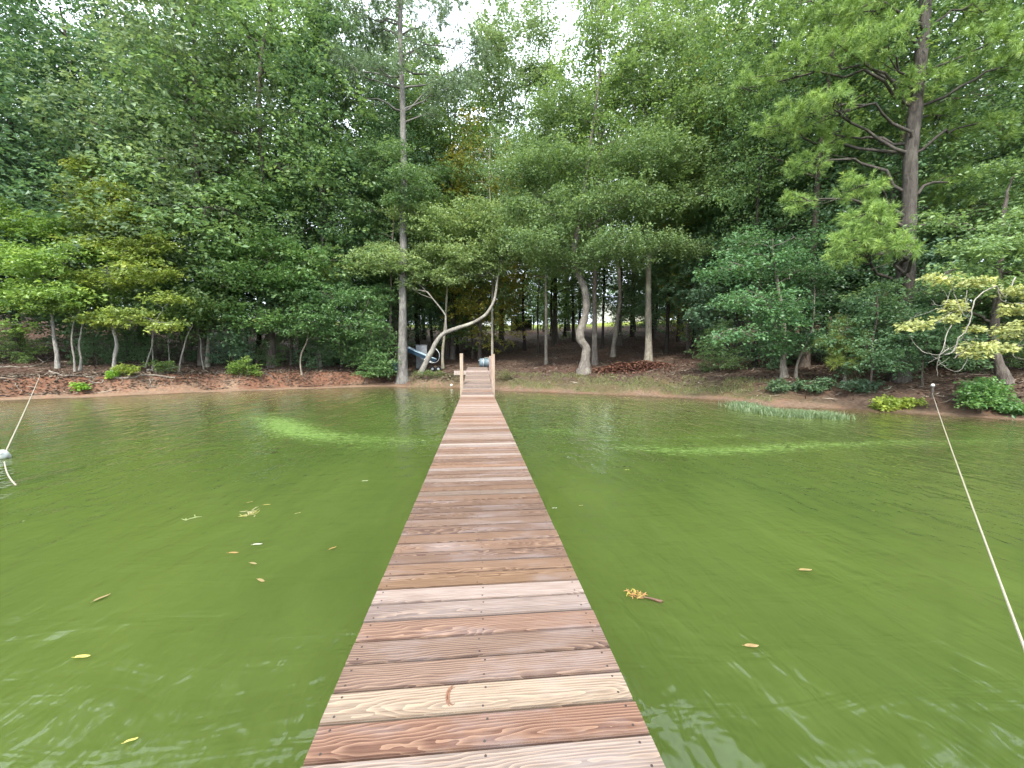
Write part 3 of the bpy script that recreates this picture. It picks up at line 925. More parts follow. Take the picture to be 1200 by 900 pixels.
hero('leaning_tree', 'pale trunk bending low over to the right above the dock end with light green crown', (493, 438),
     [(499, 424), (508, 406), (518, 392), (537, 384), (556, 377), (571, 366), (579, 351, .3), (584, 325, .5), (590, 295, .5)], 0.19, 0.05,
     [(500, 262, 45, 17, -1, 1.1), (455, 300, 36, 12, -1.2, 1.1), (452, 285, 25, 9, -.6), (548, 258, 48, 18, -.3, 1.1), (475, 245, 22, 9, -.5), (540, 292, 42, 16, 0, 1), (590, 275, 40, 20, 0, 1),
      (500, 300, 34, 14, .3), (565, 315, 28, 11, .5, .8), (520, 318, 28, 9, 0, .7), (487, 318, 22, 7, -.8, .8), (610, 300, 28, 14, .2, .9), (620, 255, 34, 18, .6), (572, 300, 20, 12, .2), (600, 285, 20, 12, .8), (478, 330, 14, 5, -.8, .7)],
     12, color=(0.170, 0.245, 0.090), bark=(0.33, 0.31, 0.275), flare=0.35, leaf=0.135, dens=48, wander=0.09, tb=.58, limb_k=0.5)
hero('crooked_tree', 'slim grey tree with wavy side limb crossing the leaning trunk', (519, 432),
     [(519, 410), (521, 385), (523, 350), (524, 315), (522, 270)], 0.11, 0.04,
     [(505, 285, 24, 12, 0.5, .8), (540, 270, 24, 12, .8, .8), (520, 245, 30, 14, .6, .9)],
     13, color=(0.10, 0.175, 0.045), bark=(0.33, 0.31, 0.24))
hero('bare_trunk_tree', 'thin bare brown trunk climbing through the crowns left of the tall pine', (375, 426),
     [(376, 400), (378, 300), (375, 200), (368, 100), (364, 0), (362, -60)], 0.12, 0.06,
     [(372, 20, 30, 14, .3, .8), (345, 50, 26, 11, 0, .8), (395, 0, 28, 14, .5, .7), (365, -40, 40, 20, 0, .8)],
     31, depth=27.0, color=SAGE, bark=(0.20, 0.17, 0.15), leaf=0.15, wander=0.03)
hero('dark_leaf_tree', 'slim dark leaved tree whose crown hides part of the tall pine trunk', (455, 440),
     [(456, 420), (458, 370), (460, 300), (464, 230), (466, 190)], 0.09, 0.03,
     [(472, 205, 26, 12, -2.6, 1.2), (476, 232, 20, 9, -2.4, 1.2), (463, 180, 18, 9, -2.2, 1), (440, 215, 30, 14, 0), (488, 222, 22, 9, 0), (425, 190, 28, 12, .3), (500, 200, 22, 9, .5), (455, 180, 26, 12, 0), (420, 245, 28, 13, 0), (405, 285, 26, 12, 0), (430, 310, 24, 12, 0), (450, 335, 16, 10, .2), (440, 275, 18, 12, .4)],
     32, depth=26.6, color=(0.10, 0.175, 0.065), bark=(0.2, 0.17, 0.14), leaf=0.13, nper=32, dens=40)
hero('oak_tree', 'big middle oak with grey forked trunk bulging near its foot', (684, 438),
     [(685, 425), (685, 408), (678, 396), (681, 382), (686, 362), (684, 340), (676, 318), (671, 296), (680, 250), (690, 180), (700, 110), (705, 60)], 0.26, 0.05,
     [(640, 180, 48, 20, 0), (590, 205, 42, 17, -.5), (700, 190, 52, 20, -1), (770, 190, 52, 20, 0), (840, 185, 48, 18, 0), (880, 200, 34, 13, .3), (655, 235, 48, 19, -1.5), (720, 240, 52, 19, -1.8),
      (790, 240, 52, 18, -1), (850, 230, 42, 16, -.8), (690, 140, 48, 19, 0), (760, 140, 48, 19, .5), (830, 145, 42, 17, .5), (650, 120, 42, 17, .5), (720, 95, 42, 18, .5), (790, 95, 42, 17, .6),
      (610, 160, 34, 16, .6), (640, 285, 42, 15, -.6), (720, 285, 42, 14, -1.5), (780, 282, 38, 14, -1), (600, 245, 34, 15, 0), (880, 240, 26, 11, 0), (750, 55, 42, 17, 1, .8), (680, 60, 36, 17, 1, .7),
      (655, 303, 34, 12, -.6, 1), (695, 300, 36, 12, -1, 1), (735, 300, 36, 11, -1, 1), (655, 310, 26, 8, .2, .7), (745, 308, 26, 9, -.8, .8), (820, 275, 32, 12, -.4), (700, 312, 22, 7, .5, .6)],
     14, color=(0.120, 0.190, 0.070), bark=(0.23, 0.205, 0.18), leaf=0.125, dens=40, flat=0.6, jit=1.0, flare=0.7, sides=14, wander=0.05)
hero('airy_tree', 'thin high tree with airy pale leaves against the sky above the middle oak', (718, 418),
     [(719, 405), (722, 385), (726, 350), (724, 318), (715, 260), (700, 160), (695, 60), (690, -30)], 0.17, 0.04,
     [(640, 45, 34, 17, 0, .45), (700, 20, 40, 20, 0, .5), (610, 20, 34, 17, 1, .3), (760, 15, 45, 20, 1, .7), (810, 55, 36, 18, 0, .6), (820, 10, 42, 20, .5, .6), (670, -20, 50, 20, 0, .4), (745, -30, 50, 22, 0, .6),
      (590, 60, 30, 16, 1, .6), (620, 90, 34, 16, .5, .7), (560, 30, 26, 12, 1, .35), (640, 75, 34, 16, 0, .6)],
     15, color=(0.150, 0.22, 0.10), bark=(0.27, 0.24, 0.20), leaf=0.15, dens=40)
hero('sweetgum_tree', 'tree with pale pointed yellow and orange leaves high on the left bank', (133, 436),
     [(134, 420), (136, 404), (132, 380), (128, 330), (118, 270), (105, 205)], 0.085, 0.03,
     [(100, 205, 22, 20, 0), (95, 230, 26, 14, -.3), (135, 225, 24, 12, 0), (120, 255, 38, 14, -.4), (160, 255, 26, 12, 0), (150, 285, 36, 13, -.6), (185, 285, 20, 9, 0), (110, 290, 34, 12, -.6), (165, 315, 38, 11, -1),
      (125, 330, 36, 11, -.9), (195, 345, 26, 8, -1), (150, 370, 40, 10, -1), (105, 372, 28, 9, -.8), (190, 378, 22, 6, -1, .8)],
     16, color=YELL, bark=(0.40, 0.38, 0.35), leaf=0.15, tb=.5, tv=.26, nper=30, dens=40, sides=8)
hero('lime_tree', 'bright lime green leafy tree reaching over the left bank at the left border', (68, 432),
     [(67, 415), (63, 395), (61, 372), (55, 340), (40, 300)], 0.10, 0.03,
     [(20, 262, 36, 12, -.5), (70, 262, 36, 12, -.3), (30, 285, 40, 12, -1), (95, 290, 36, 12, -1), (10, 305, 32, 10, -1), (60, 320, 38, 13, -1.2), (50, 345, 36, 11, -1.3), (22, 352, 26, 10, -1), (85, 345, 30, 10, -1),
      (-30, 280, 42, 18, -1), (-35, 330, 40, 16, -1), (15, 378, 22, 7, -1, .8), (-10, 245, 35, 14, 0)],
     17, color=LIME, bark=(0.36, 0.34, 0.31), leaf=0.14, tb=.5, nper=32, dens=42, sides=8)
# pale little stems of the left bank
for i, (x, y, pts, r, lb) in enumerate([
        (88, 436, [(87, 420), (84, 402), (85, 385), (88, 370)], 0.055, 'thinner left stem of the pale twin just right of the lime tree'),
        (94, 435, [(95, 420), (93, 405), (96, 385), (98, 368)], 0.07, 'thicker right stem of the pale twin just right of the lime tree'),
        (170, 431, [(174, 418), (178, 405), (179, 390), (180, 375)], 0.045, 'slanting grey sapling right of the white trunk on the left bank'),
        (179, 432, [(179, 418), (178, 400), (181, 380)], 0.045, 'upright grey sapling right of the slanting one on the left bank'),
        (210, 436, [(211, 425), (215, 408), (219, 393), (226, 380)], 0.05, 'pale sapling curving right above the red bank'),
        (239, 433, [(236, 418), (235, 400), (232, 388), (236, 370)], 0.04, 'brownish crooked sapling near the middle of the left bank'),
        (199, 430, [(198, 415), (197, 400), (200, 385)], 0.035, 'thin dark sapling between the two pale ones of the left bank')]):
    bx, by = pts[-1]
    hero('sapling', lb, (x, y), pts, r, 0.02, [(bx - 10, by - 14, 26, 9, -.3), (bx + 16, by - 20, 24, 9, .2), (bx + 2, by - 30, 28, 10, 0)], 60 + i,
         color=[LIME, MID, GREEN, MID, MID, GREEN, GREEN][i], bark=(0.34, 0.32, 0.28), leaf=0.13, nper=30, dens=36, sides=7, twigs=4)
hero('broadleaf_tree', 'mid green tree with tiered lit boughs hanging over the red bank', (243, 430),
     [(244, 410), (246, 380), (250, 340), (255, 300), (260, 250)], 0.12, 0.04,
     [(230, 265, 42, 13, 0), (275, 258, 40, 13, 0), (205, 300, 38, 12, -1), (262, 292, 48, 14, -1.2), (320, 285, 44, 13, -1), (365, 305, 34, 11, -.5), (225, 335, 42, 12, -1.2), (285, 330, 48, 13, -1.2),
      (340, 325, 40, 11, -1.2, .8), (205, 362, 32, 9, -1.3), (260, 365, 42, 11, -1), (300, 372, 34, 9, -.8), (240, 235, 36, 13, .5), (300, 240, 42, 14, .5), (180, 240, 36, 14, 1)],
     18, color=(0.105, 0.20, 0.055), bark=(0.3, 0.27, 0.22), leaf=0.15, nper=32, dens=36)
hero('small_pine', 'soft yellowish pine boughs right of the tiered green tree', (300, 428),
     [(310, 400), (340, 345), (360, 315)], 0.09, 0.03,
     [(372, 318, 34, 11, -1), (345, 322, 26, 9, -1), (395, 322, 20, 8, -1), (262, 352, 22, 8, -2), (212, 350, 26, 9, -2.2)],
     19, color=(0.20, 0.27, 0.06), bark=(0.2, 0.16, 0.13), pine=True, leaf=0.22, nper=22, dens=26, clump=0.34)
hero('shrubby_tree', 'low dark green tree with crooked pale stem left of the tall pine', (354, 440),
     [(352, 428), (353, 415), (359, 402), (362, 390)], 0.06, 0.03,
     [(345, 350, 38, 12, 0), (380, 365, 36, 12, -.5), (330, 375, 30, 10, -.3), (360, 385, 36, 10, -.8), (395, 385, 30, 12, -.3), (410, 345, 36, 15, 0), (425, 380, 28, 12, -.2), (380, 335, 34, 12, .5), (432, 350, 24, 14, .5)],
     20, color=(0.085, 0.17, 0.055), bark=(0.36, 0.31, 0.25), leaf=0.125, nper=32, dens=36, sides=8)
hero('thicket_tree', 'dense dark thicket of leaves leaning against the tall pine trunk', (432, 440),
     [(432, 420), (434, 400), (438, 370)], 0.05, 0.02,
     [(425, 400, 28, 14, -.4), (450, 395, 18, 16, 0), (440, 418, 26, 12, -.7), (415, 420, 22, 10, -.5), (450, 430, 14, 9, -.8), (435, 370, 24, 13, 0), (448, 345, 18, 14, .3), (432, 433, 20, 6, -.9)],
     21, color=(0.09, 0.17, 0.055), bark=(0.25, 0.2, 0.16), leaf=0.11, nper=32, dens=60, clump=0.3, sides=6)
# right hand trees
hero('shore_oak', 'twin stemmed dark green oak right of centre, one lit branch reaching left over the shore', (919, 443),
     [(918, 425), (920, 400), (918, 370), (912, 330), (905, 280)], 0.13, 0.04,
     [(905, 300, 45, 15, 0), (860, 320, 38, 12, -.6), (940, 325, 40, 14, 0), (900, 345, 46, 13, -1), (850, 358, 32, 9, -1), (950, 360, 34, 12, 0), (895, 378, 42, 10, -1.2), (855, 388, 32, 7, -1.5), (920, 395, 34, 10, -.6),
      (938, 290, 34, 14, .5), (870, 285, 34, 12, .3), (838, 395, 15, 4, -1.6, .9), (905, 410, 22, 6, -.5, .8), (955, 395, 22, 8, 0)],
     22, color=(0.08, 0.17, 0.065), bark=(0.34, 0.30, 0.25), leaf=0.115, nper=34, dens=42)
hero('slanting_sapling', 'bare grey stem slanting right beside the dark shore oak', (932, 443), [(935, 425), (943, 407), (952, 385), (955, 340)], 0.07, 0.012,
     [(950, 325, 26, 11, .3), (968, 345, 20, 9, .5)], 23, color=DEEP, bark=(0.33, 0.29, 0.24), leaf=0.12, nper=30, dens=36, sides=7)
hero('big_pine', 'big right hand pine with thick furrowed dark trunk and bright needle boughs', (1052, 452),
     [(1054, 420), (1058, 360), (1062, 300), (1065, 240), (1066, 190), (1072, 120), (1078, 60), (1084, 0), (1088, -70)], 0.29, 0.15,
     [(1008, 250, 22, 10, -1.5, 1.6), (1000, 280, 26, 9, -1.8, 1.6), (1035, 262, 26, 12, -2, 1.6), (1045, 290, 24, 9, -2.2, 1.5), (1010, 296, 26, 7, -1.6, 1.5), (1000, 215, 24, 9, -.8, 1.2), (940, 195, 24, 11, 0, 1),
      (935, 235, 22, 10, .3, 1), (950, 130, 32, 13, 0, 1), (965, 110, 24, 10, -1, 1), (990, 60, 34, 14, -1, 1), (940, 60, 34, 14, 0, .9), (1010, 25, 40, 16, -.5, 1), (1050, 40, 34, 15, -1.5, 1), (960, 20, 40, 16, .5, .8),
      (1100, 90, 30, 12, -.8, 1), (1140, 60, 40, 14, -1, 1), (1120, 130, 34, 11, .3, .8), (1180, 75, 36, 13, -1.5, .9), (1150, 20, 44, 16, 0, .9), (1130, 205, 34, 9, .5, .9), (1170, 160, 34, 11, 0, .8),
      (1105, 165, 28, 9, 1, .8), (1160, 240, 30, 8, 1, .7), (1100, 235, 26, 7, 1.2, .8), (880, 100, 32, 12, 1, .6), (985, 155, 28, 10, 1, .8), (910, 150, 26, 10, .6, .7), (1060, -40, 60, 22, 0, .8), (1180, -30, 60, 22, 0, .8),
      (960, -40, 55, 22, 0, .7), (1120, 320, 20, 6, 1, .5)],
     24, depth=15.2, color=PINE, bark=(0.105, 0.093, 0.082), pine=True, leaf=0.22, nper=34, dens=46, clump=0.34, flare=0.12, sides=16, limb_k=0.3, tb=.5, tv=.2, wander=0.015)
hero('drooping_pine', 'small drooping yellowish pine in the shade left of the big right hand pine', (990, 448),
     [(990, 425), (991, 405), (992, 385), (994, 368)], 0.06, 0.012,
     [(985, 380, 16, 8, -.5, 1.5), (978, 400, 20, 8, -.6, 1.5), (1000, 400, 18, 8, -.5, 1.5), (990, 415, 22, 7, -.7, 1.5), (982, 425, 16, 5, -.7, 1.5)],
     25, color=(0.17, 0.22, 0.05), bark=(0.34, 0.3, 0.25), pine=True, leaf=0.22, nper=20, dens=44, clump=0.26, sides=7)
hero('right_oak', 'grey trunked oak near the right border with fresh green boughs in front', (1178, 452),
     [(1172, 430), (1165, 395), (1168, 350), (1172, 300), (1180, 230)], 0.15, 0.05,
     [(1150, 300, 34, 11, -1.2), (1190, 285, 34, 12, -1.2), (1130, 318, 30, 9, -1.4), (1105, 325, 24, 6, -1.5), (1160, 330, 32, 8, -1.3), (1165, 255, 40, 13, -.8), (1210, 240, 42, 15, -.5), (1110, 260, 30, 10, 0),
      (1120, 290, 30, 9, -.5), (1200, 330, 30, 11, -1), (1090, 380, 36, 11, .8, .7), (1075, 340, 28, 12, 1.4, .7), (1030, 350, 26, 14, 2.0, .7), (1240, 300, 40, 18, -1), (1190, 200, 42, 16, 0)],
     26, depth=13.6, color=(0.13, 0.21, 0.075), bark=(0.18, 0.155, 0.135), leaf=0.115, nper=34, dens=52, clump=0.34, tb=.55)

# the overhanging dying branch at the right, pale bare twigs with tufts of yellow white leaves
def tufted_branch():
    D = 11.4
    o = U(1168, 330, D)
    root = empty('overhanging_branch', tuple(o), label='pale bare twigs with tufts of whitish yellow leaves hanging over the right bank', cat='branch')
    tb_ = Tubes()
    lines = [([(1190, 325), (1178, 348), (1168, 335)], .03, .028), ([(1168, 335), (1155, 341), (1142, 352), (1137, 375), (1130, 390), (1123, 396), (1122, 403), (1117, 412), (1108, 415)], .028, .012),
             ([(1123, 396), (1119, 408), (1113, 414), (1106, 416)], .016, .008), ([(1115, 381), (1109, 392), (1107, 403), (1100, 420), (1098, 432), (1099, 441)], .018, .007),
             ([(1064, 392), (1074, 405), (1084, 413), (1100, 416), (1112, 408)], .010, .014), ([(1100, 424), (1112, 433), (1123, 435), (1131, 427), (1135, 416)], .009, .013),
             ([(1093, 381), (1104, 374), (1115, 366)], .008, .012), ([(1085, 367), (1098, 362), (1108, 362)], .008, .010), ([(1091, 356), (1103, 358), (1110, 352), (1113, 342), (1121, 338)], .007, .013),
             ([(1133, 340), (1132, 356), (1135, 365)], .012, .006), ([(1060, 380), (1070, 372), (1085, 367)], .005, .008), ([(1168, 335), (1172, 350), (1182, 355), (1200, 356)], .026, .02),
             ([(1137, 375), (1128, 366), (1118, 345)], .012, .01), ([(1200, 404), (1191, 407), (1187, 417), (1200, 421)], .016, .01), ([(1122, 397), (1127, 394), (1134, 402), (1150, 410)], .012, .006),
             ([(1108, 404), (1120, 415), (1118, 420), (1124, 414)], .006, .008), ([(1088, 425), (1096, 421), (1103, 418)], .005, .008), ([(1120, 410), (1140, 420), (1153, 425)], .007, .004), ([(1200, 395), (1180, 394), (1160, 394)], .012, .006)]
    rng = np.random.default_rng(3)
    for pts, ra, rb in lines:
        z0 = rng.uniform(-.3, .3)
        P = [U(x, y, D + 0.35 * math.sin(x * .05 + y * .03)) - o for x, y in pts]
        Q = smooth_path(P, len(P) * 4)
        Q[1:-1] += rng.normal(0, 0.006, (len(Q) - 2, 3))
        tb_.add(Q, np.linspace(ra, rb, len(Q)) * 0.62, 6)
        for j in range(2):
            s = Q[rng.integers(2, len(Q))]; e = s + rng.normal(0, 0.16, 3)
            tb_.add([s, (s + e) / 2 + rng.normal(0, .02, 3), e], [.006, .004, .003], 4)
    link('twigs', tb_.mesh('twigs'), BARK, root, (0.42, 0.39, 0.34))
    for px, py, rx, ry, n in [(1072, 380, 17, 7, 22), (1060, 384, 6, 3, 6), (1120, 360, 12, 9, 20), (1116, 372, 12, 5, 14), (1150, 406, 24, 9, 34), (1142, 413, 20, 6, 20), (1186, 385, 22, 10, 32), (1192, 362, 20, 8, 26),
                              (1100, 326, 26, 5, 24), (1140, 330, 26, 6, 26), (1190, 342, 20, 8, 22), (1143, 386, 10, 6, 10), (1180, 408, 14, 5, 14)]:
        c = U(px, py, D) - o; m = D / FPX
        u = rng.normal(size=(n, 3)); u /= np.linalg.norm(u, axis=1)[:, None]
        C = c + u * rng.uniform(0.2, 1, (n, 1)) * np.array([rx, (rx + ry) / 2, ry]) * m
        v, q, t = leaves_geo(C, np.full(n, 0.13), 14, 0.10, rng, 0.5, tb=.5, tv=.25)
        tag(link('leaf_tuft', np_mesh('leaf_tuft', v, quads=q, tint=t), LEAF, root, PALEY), kind='stuff')
tufted_branch()

# --- low trees filling the shade between the big ones
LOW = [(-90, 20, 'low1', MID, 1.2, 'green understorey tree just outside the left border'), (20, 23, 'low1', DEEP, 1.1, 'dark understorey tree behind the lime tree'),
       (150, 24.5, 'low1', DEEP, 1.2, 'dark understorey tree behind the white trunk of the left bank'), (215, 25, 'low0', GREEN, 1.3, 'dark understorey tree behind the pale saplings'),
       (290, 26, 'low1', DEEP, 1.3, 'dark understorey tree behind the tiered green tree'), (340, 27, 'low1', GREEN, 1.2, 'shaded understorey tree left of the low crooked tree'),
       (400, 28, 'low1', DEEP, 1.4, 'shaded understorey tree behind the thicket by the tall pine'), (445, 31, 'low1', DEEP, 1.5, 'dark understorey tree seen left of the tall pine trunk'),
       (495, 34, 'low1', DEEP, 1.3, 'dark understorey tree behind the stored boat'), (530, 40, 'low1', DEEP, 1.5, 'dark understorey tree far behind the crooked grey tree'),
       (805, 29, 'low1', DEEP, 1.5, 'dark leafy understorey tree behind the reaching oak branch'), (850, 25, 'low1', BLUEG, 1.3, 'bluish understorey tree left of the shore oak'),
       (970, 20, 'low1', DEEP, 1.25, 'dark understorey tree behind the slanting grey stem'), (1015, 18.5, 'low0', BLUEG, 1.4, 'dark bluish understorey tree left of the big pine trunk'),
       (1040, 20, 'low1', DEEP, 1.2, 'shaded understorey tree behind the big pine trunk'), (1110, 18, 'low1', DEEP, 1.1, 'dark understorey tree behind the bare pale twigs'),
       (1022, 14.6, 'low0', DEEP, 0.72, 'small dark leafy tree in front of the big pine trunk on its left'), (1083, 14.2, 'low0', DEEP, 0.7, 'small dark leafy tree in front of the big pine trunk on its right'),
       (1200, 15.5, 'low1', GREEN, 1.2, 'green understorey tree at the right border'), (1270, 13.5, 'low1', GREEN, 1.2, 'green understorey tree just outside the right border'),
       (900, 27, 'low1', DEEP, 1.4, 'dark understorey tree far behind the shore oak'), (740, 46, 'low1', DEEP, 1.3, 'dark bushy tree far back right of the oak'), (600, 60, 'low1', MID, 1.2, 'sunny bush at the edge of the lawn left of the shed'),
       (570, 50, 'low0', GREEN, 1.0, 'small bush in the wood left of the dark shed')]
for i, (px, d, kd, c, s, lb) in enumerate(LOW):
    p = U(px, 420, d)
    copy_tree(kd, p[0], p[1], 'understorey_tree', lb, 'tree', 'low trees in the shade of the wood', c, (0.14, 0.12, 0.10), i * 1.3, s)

rg = random.Random(9)
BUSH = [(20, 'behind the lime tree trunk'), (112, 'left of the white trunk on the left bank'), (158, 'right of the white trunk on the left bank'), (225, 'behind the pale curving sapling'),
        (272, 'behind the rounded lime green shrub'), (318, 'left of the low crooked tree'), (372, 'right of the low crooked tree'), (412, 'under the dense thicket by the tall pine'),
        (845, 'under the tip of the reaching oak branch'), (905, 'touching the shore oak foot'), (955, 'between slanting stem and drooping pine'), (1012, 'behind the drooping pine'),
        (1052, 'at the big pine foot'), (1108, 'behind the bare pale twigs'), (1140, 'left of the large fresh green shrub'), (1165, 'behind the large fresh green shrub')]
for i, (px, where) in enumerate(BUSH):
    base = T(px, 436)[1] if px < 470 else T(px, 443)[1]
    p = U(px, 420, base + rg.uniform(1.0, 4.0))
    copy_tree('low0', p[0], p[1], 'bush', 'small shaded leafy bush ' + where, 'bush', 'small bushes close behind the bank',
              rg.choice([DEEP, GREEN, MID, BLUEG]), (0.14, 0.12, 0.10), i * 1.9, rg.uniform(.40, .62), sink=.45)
# --- shrubs on the bank
def shrub(name, label, px, py, rx, ry, color, seed, leaf=0.085, blobs=5, n=20, cat='shrub', tb=.55, dd=0.0):
    B, d = T(px, py + ry); B[2] -= 0.02
    d += dd
    rng = np.random.default_rng(seed); m = d / FPX
    e = empty(name, tuple(B), label=label, cat=cat)
    CC, tb_ = [], Tubes()
    for i in range(blobs):
        c = np.array([rng.uniform(-1, 1) * rx * m * .75, rng.uniform(-.4, .5) * rx * m * .7, (0.35 + rng.uniform(0, 1)) * ry * m])
        u = rng.normal(size=(n, 3)); u /= np.linalg.norm(u, axis=1)[:, None]
        CC.append(c + u * rng.uniform(.1, 1, (n, 1)) ** .5 * np.array([rx * m * .4, rx * m * .35, ry * m * .55]))
        for j in range(3):
            tb_.add(smooth_path([(c[0] * .2, c[1] * .2, -.05), (c * [.7, .7, .5]), CC[-1][j]], 6), np.linspace(.014, .005, 6), 4)
    CC = np.vstack(CC); CC[:, 2] = np.maximum(CC[:, 2], 0.03)
    v, q, t = leaves_geo(CC, rng.uniform(.10, .2, len(CC)), 20, leaf, rng, 0.5, tb=tb, tv=.2)
    link('stems', tb_.mesh('stems'), BARK, e, (0.2, 0.16, 0.12))
    link('foliage', np_mesh('foliage', v, quads=q, tint=t), LEAF, e, color)
    return e
shrub('shrub', 'large fresh green shrub leaning over the water at the right', 1148, 458, 34, 26, (0.085, 0.18, 0.045), 41, blobs=9, n=34)
shrub('shrub', 'low yellow and lime shrub on the red bank left of the mooring rope', 1058, 472, 27, 8, (0.17, 0.23, 0.03), 42, blobs=7, n=20, tb=.6)
shrub('shrub', 'green shrub low at the water edge in the right corner of the shore', 1190, 474, 24, 10, (0.07, 0.16, 0.04), 43, blobs=5)
shrub('shrub', 'rounded lime green shrub on the bank below the tiered green tree', 288, 428, 17, 15, (0.12, 0.20, 0.035), 44, blobs=6, n=26)
shrub('shrub', 'small yellow green shrub right of the white trunk', 150, 434, 15, 8, (0.17, 0.23, 0.03), 45, n=14)
shrub('shrub', 'tiny bright green plant growing on the red beach', 96, 452, 8, 6, (0.13, 0.26, 0.02), 46, blobs=3, n=10)
shrub('shrub', 'bright green sprig at the foot of the white trunk', 130, 437, 7, 5, (0.13, 0.26, 0.02), 47, blobs=3, n=10)
shrub('shrub', 'green shrub at the foot of the tall pine on its left side', 441, 437, 18, 9, (0.065, 0.15, 0.035), 48, n=22)
shrub('shrub', 'bluish low plants under the shore oak', 918, 450, 22, 8, (0.075, 0.13, 0.06), 49, n=16)
shrub('shrub', 'bluish low plants spreading right of the shore oak', 958, 450, 24, 9, (0.065, 0.12, 0.055), 50, n=16)
shrub('shrub', 'faint bluish bush under the drooping pine', 1008, 448, 26, 10, (0.055, 0.10, 0.055), 51, n=18)
shrub('shrub', 'thin green weeds beside the left dock post', 508, 436, 24, 7, (0.10, 0.15, 0.04), 52, n=12, leaf=.07)
shrub('shrub', 'olive weeds on the bank right of the dock posts', 606, 437, 24, 7, (0.12, 0.14, 0.05), 53, n=10, leaf=.06)
shrub('shrub', 'thin leafy sprigs on the left bank behind the driftwood', 200, 428, 24, 9, (0.10, 0.17, 0.04), 54, n=10)
shrub('shrub', 'mossy green bush behind the leaning trunk', 513, 405, 8, 6, (0.18, 0.25, 0.02), 55, n=16)

# ------------------------------------------------------------------ ground cover
def inside(px_lo, px_hi, n, s_lo, s_hi, rng):
    """n random points on land whose distance from the shore line lies between s_lo and s_hi"""
    out = []
    while sum(map(len, out)) < n:
        px = rng.uniform(px_lo, px_hi, n * 3); d = rng.uniform(10, 26 + s_hi, n * 3)
        P = _cam[None] + np.stack([(px - 600) / FPX, np.zeros(len(px)), -np.ones(len(px))], 1) @ _M.T * d[:, None]
        s = shore_dist(P[:, 0], P[:, 1])
        k = (s > s_lo) & (s < s_hi)
        out.append(P[k, :2])
    return np.vstack(out)[:n]

def flat_leaves(P, size, rng, lift=0.01, aspect=0.6):
    n = len(P)
    z = terrain(P[:, 0], P[:, 1])
    a = rng.uniform(0, 2 * math.pi, n)
    d = np.stack([np.cos(a), np.sin(a), rng.normal(0, .25, n)], 1); b = np.stack([-np.sin(a), np.cos(a), rng.normal(0, .35, n)], 1)
    p = np.column_stack([P, z + lift + np.abs(rng.normal(0, lift, n))])
    L = size * rng.uniform(.6, 1.4, n)[:, None]
    v = np.empty((n, 4, 3)); v[:, 0] = p - d * L * .5; v[:, 1] = p + b * L * aspect * .5; v[:, 2] = p + d * L * .5; v[:, 3] = p - b * L * aspect * .5
    v[:, :, 2] = np.maximum(v[:, :, 2], z[:, None] + 0.004)
    return v.reshape(-1, 3), np.arange(4 * n).reshape(n, 4), np.repeat(np.clip(rng.normal(.5, .25, n), 0, 1), 4)

def m_dry(name, a, b, c3):
    M = Mat(name)
    at = M.n('ShaderNodeAttribute', attribute_name='tint')
    r = M.n('ShaderNodeValToRGB')
    r.color_ramp.elements[0].color = (*a, 1); r.color_ramp.elements[1].color = (*c3, 1)
    e = r.color_ramp.elements.new(0.5); e.color = (*b, 1)
    M.l(at.outputs['Fac'], r.inputs['Fac'])
    M.bsdf(r.outputs['Color'], 0.8, 0.2)
    return M.m
DRY = m_dry('dry_leaves', (0.04, 0.027, 0.021), (0.105, 0.068, 0.050), (0.24, 0.18, 0.135))
rng = np.random.default_rng(77)
P = inside(-60, 1260, 52000, 1.6, 26, rng)
v, q, t = flat_leaves(P, 0.11, rng, 0.012)
tag(link('fallen_leaves', np_mesh('fallen_leaves', v, quads=q, tint=t), DRY), 'reddish brown fallen leaves covering the floor of the wood', 'leaf litter', kind='stuff')
P = inside(-80, 560, 9000, 0.9, 2.9, rng)
v, q, t = flat_leaves(P, 0.12, rng, 0.02)
tag(link('bank_litter', np_mesh('bank_litter', v, quads=q, tint=t), m_dry('grey_litter', (0.035, 0.027, 0.02), (0.10, 0.075, 0.055), (0.24, 0.19, 0.14))), 'grey brown bark and leaf crumbs lying on the left bank', 'leaf litter', kind='stuff')
P = inside(-80, 1260, 5200, 0.7, 9, rng)
v, q, t = flat_leaves(P, 0.5, rng, 0.03, 0.045)
tag(link('fallen_twigs', np_mesh('fallen_twigs', v, quads=q, tint=t), m_dry('twig_bark', (0.04, 0.03, 0.025), (0.14, 0.11, 0.085), (0.34, 0.29, 0.23))), 'fallen twigs strewn over the bank and the floor of the wood', 'twigs', kind='stuff')
# heap of rust coloured leaves between the oak and the pale trunk
def heap():
    n = 9000
    c = np.array(T(748, 436)[0]); rg_ = np.random.default_rng(5)
    a = rg_.uniform(0, 2 * math.pi, n); r = np.abs(rg_.normal(0, .55, n))
    x = c[0] + np.cos(a) * r * 2.5; y = c[1] + 1.2 + np.sin(a) * r * 1.5
    v, q, t = flat_leaves(np.column_stack([x, y]), 0.12, rg_, 0.02)
    h = np.repeat(0.5 * np.clip(1 - r ** 2, 0, 1) * (0.75 + 0.25 * np.sin(x * 3.1) * np.cos(y * 2.7)) * rg_.uniform(0.3, 1, n), 4)
    v[:, 2] += h
    o = link('leaf_heap', np_mesh('leaf_heap', v, quads=q, tint=t), m_dry('rust_leaves', (0.05, 0.022, 0.018), (0.12, 0.050, 0.034), (0.20, 0.115, 0.075)))
    tag(o, 'long heap of rust red raked leaves between the middle oak and the straight pale trunk', 'leaf heap', kind='stuff')
heap()

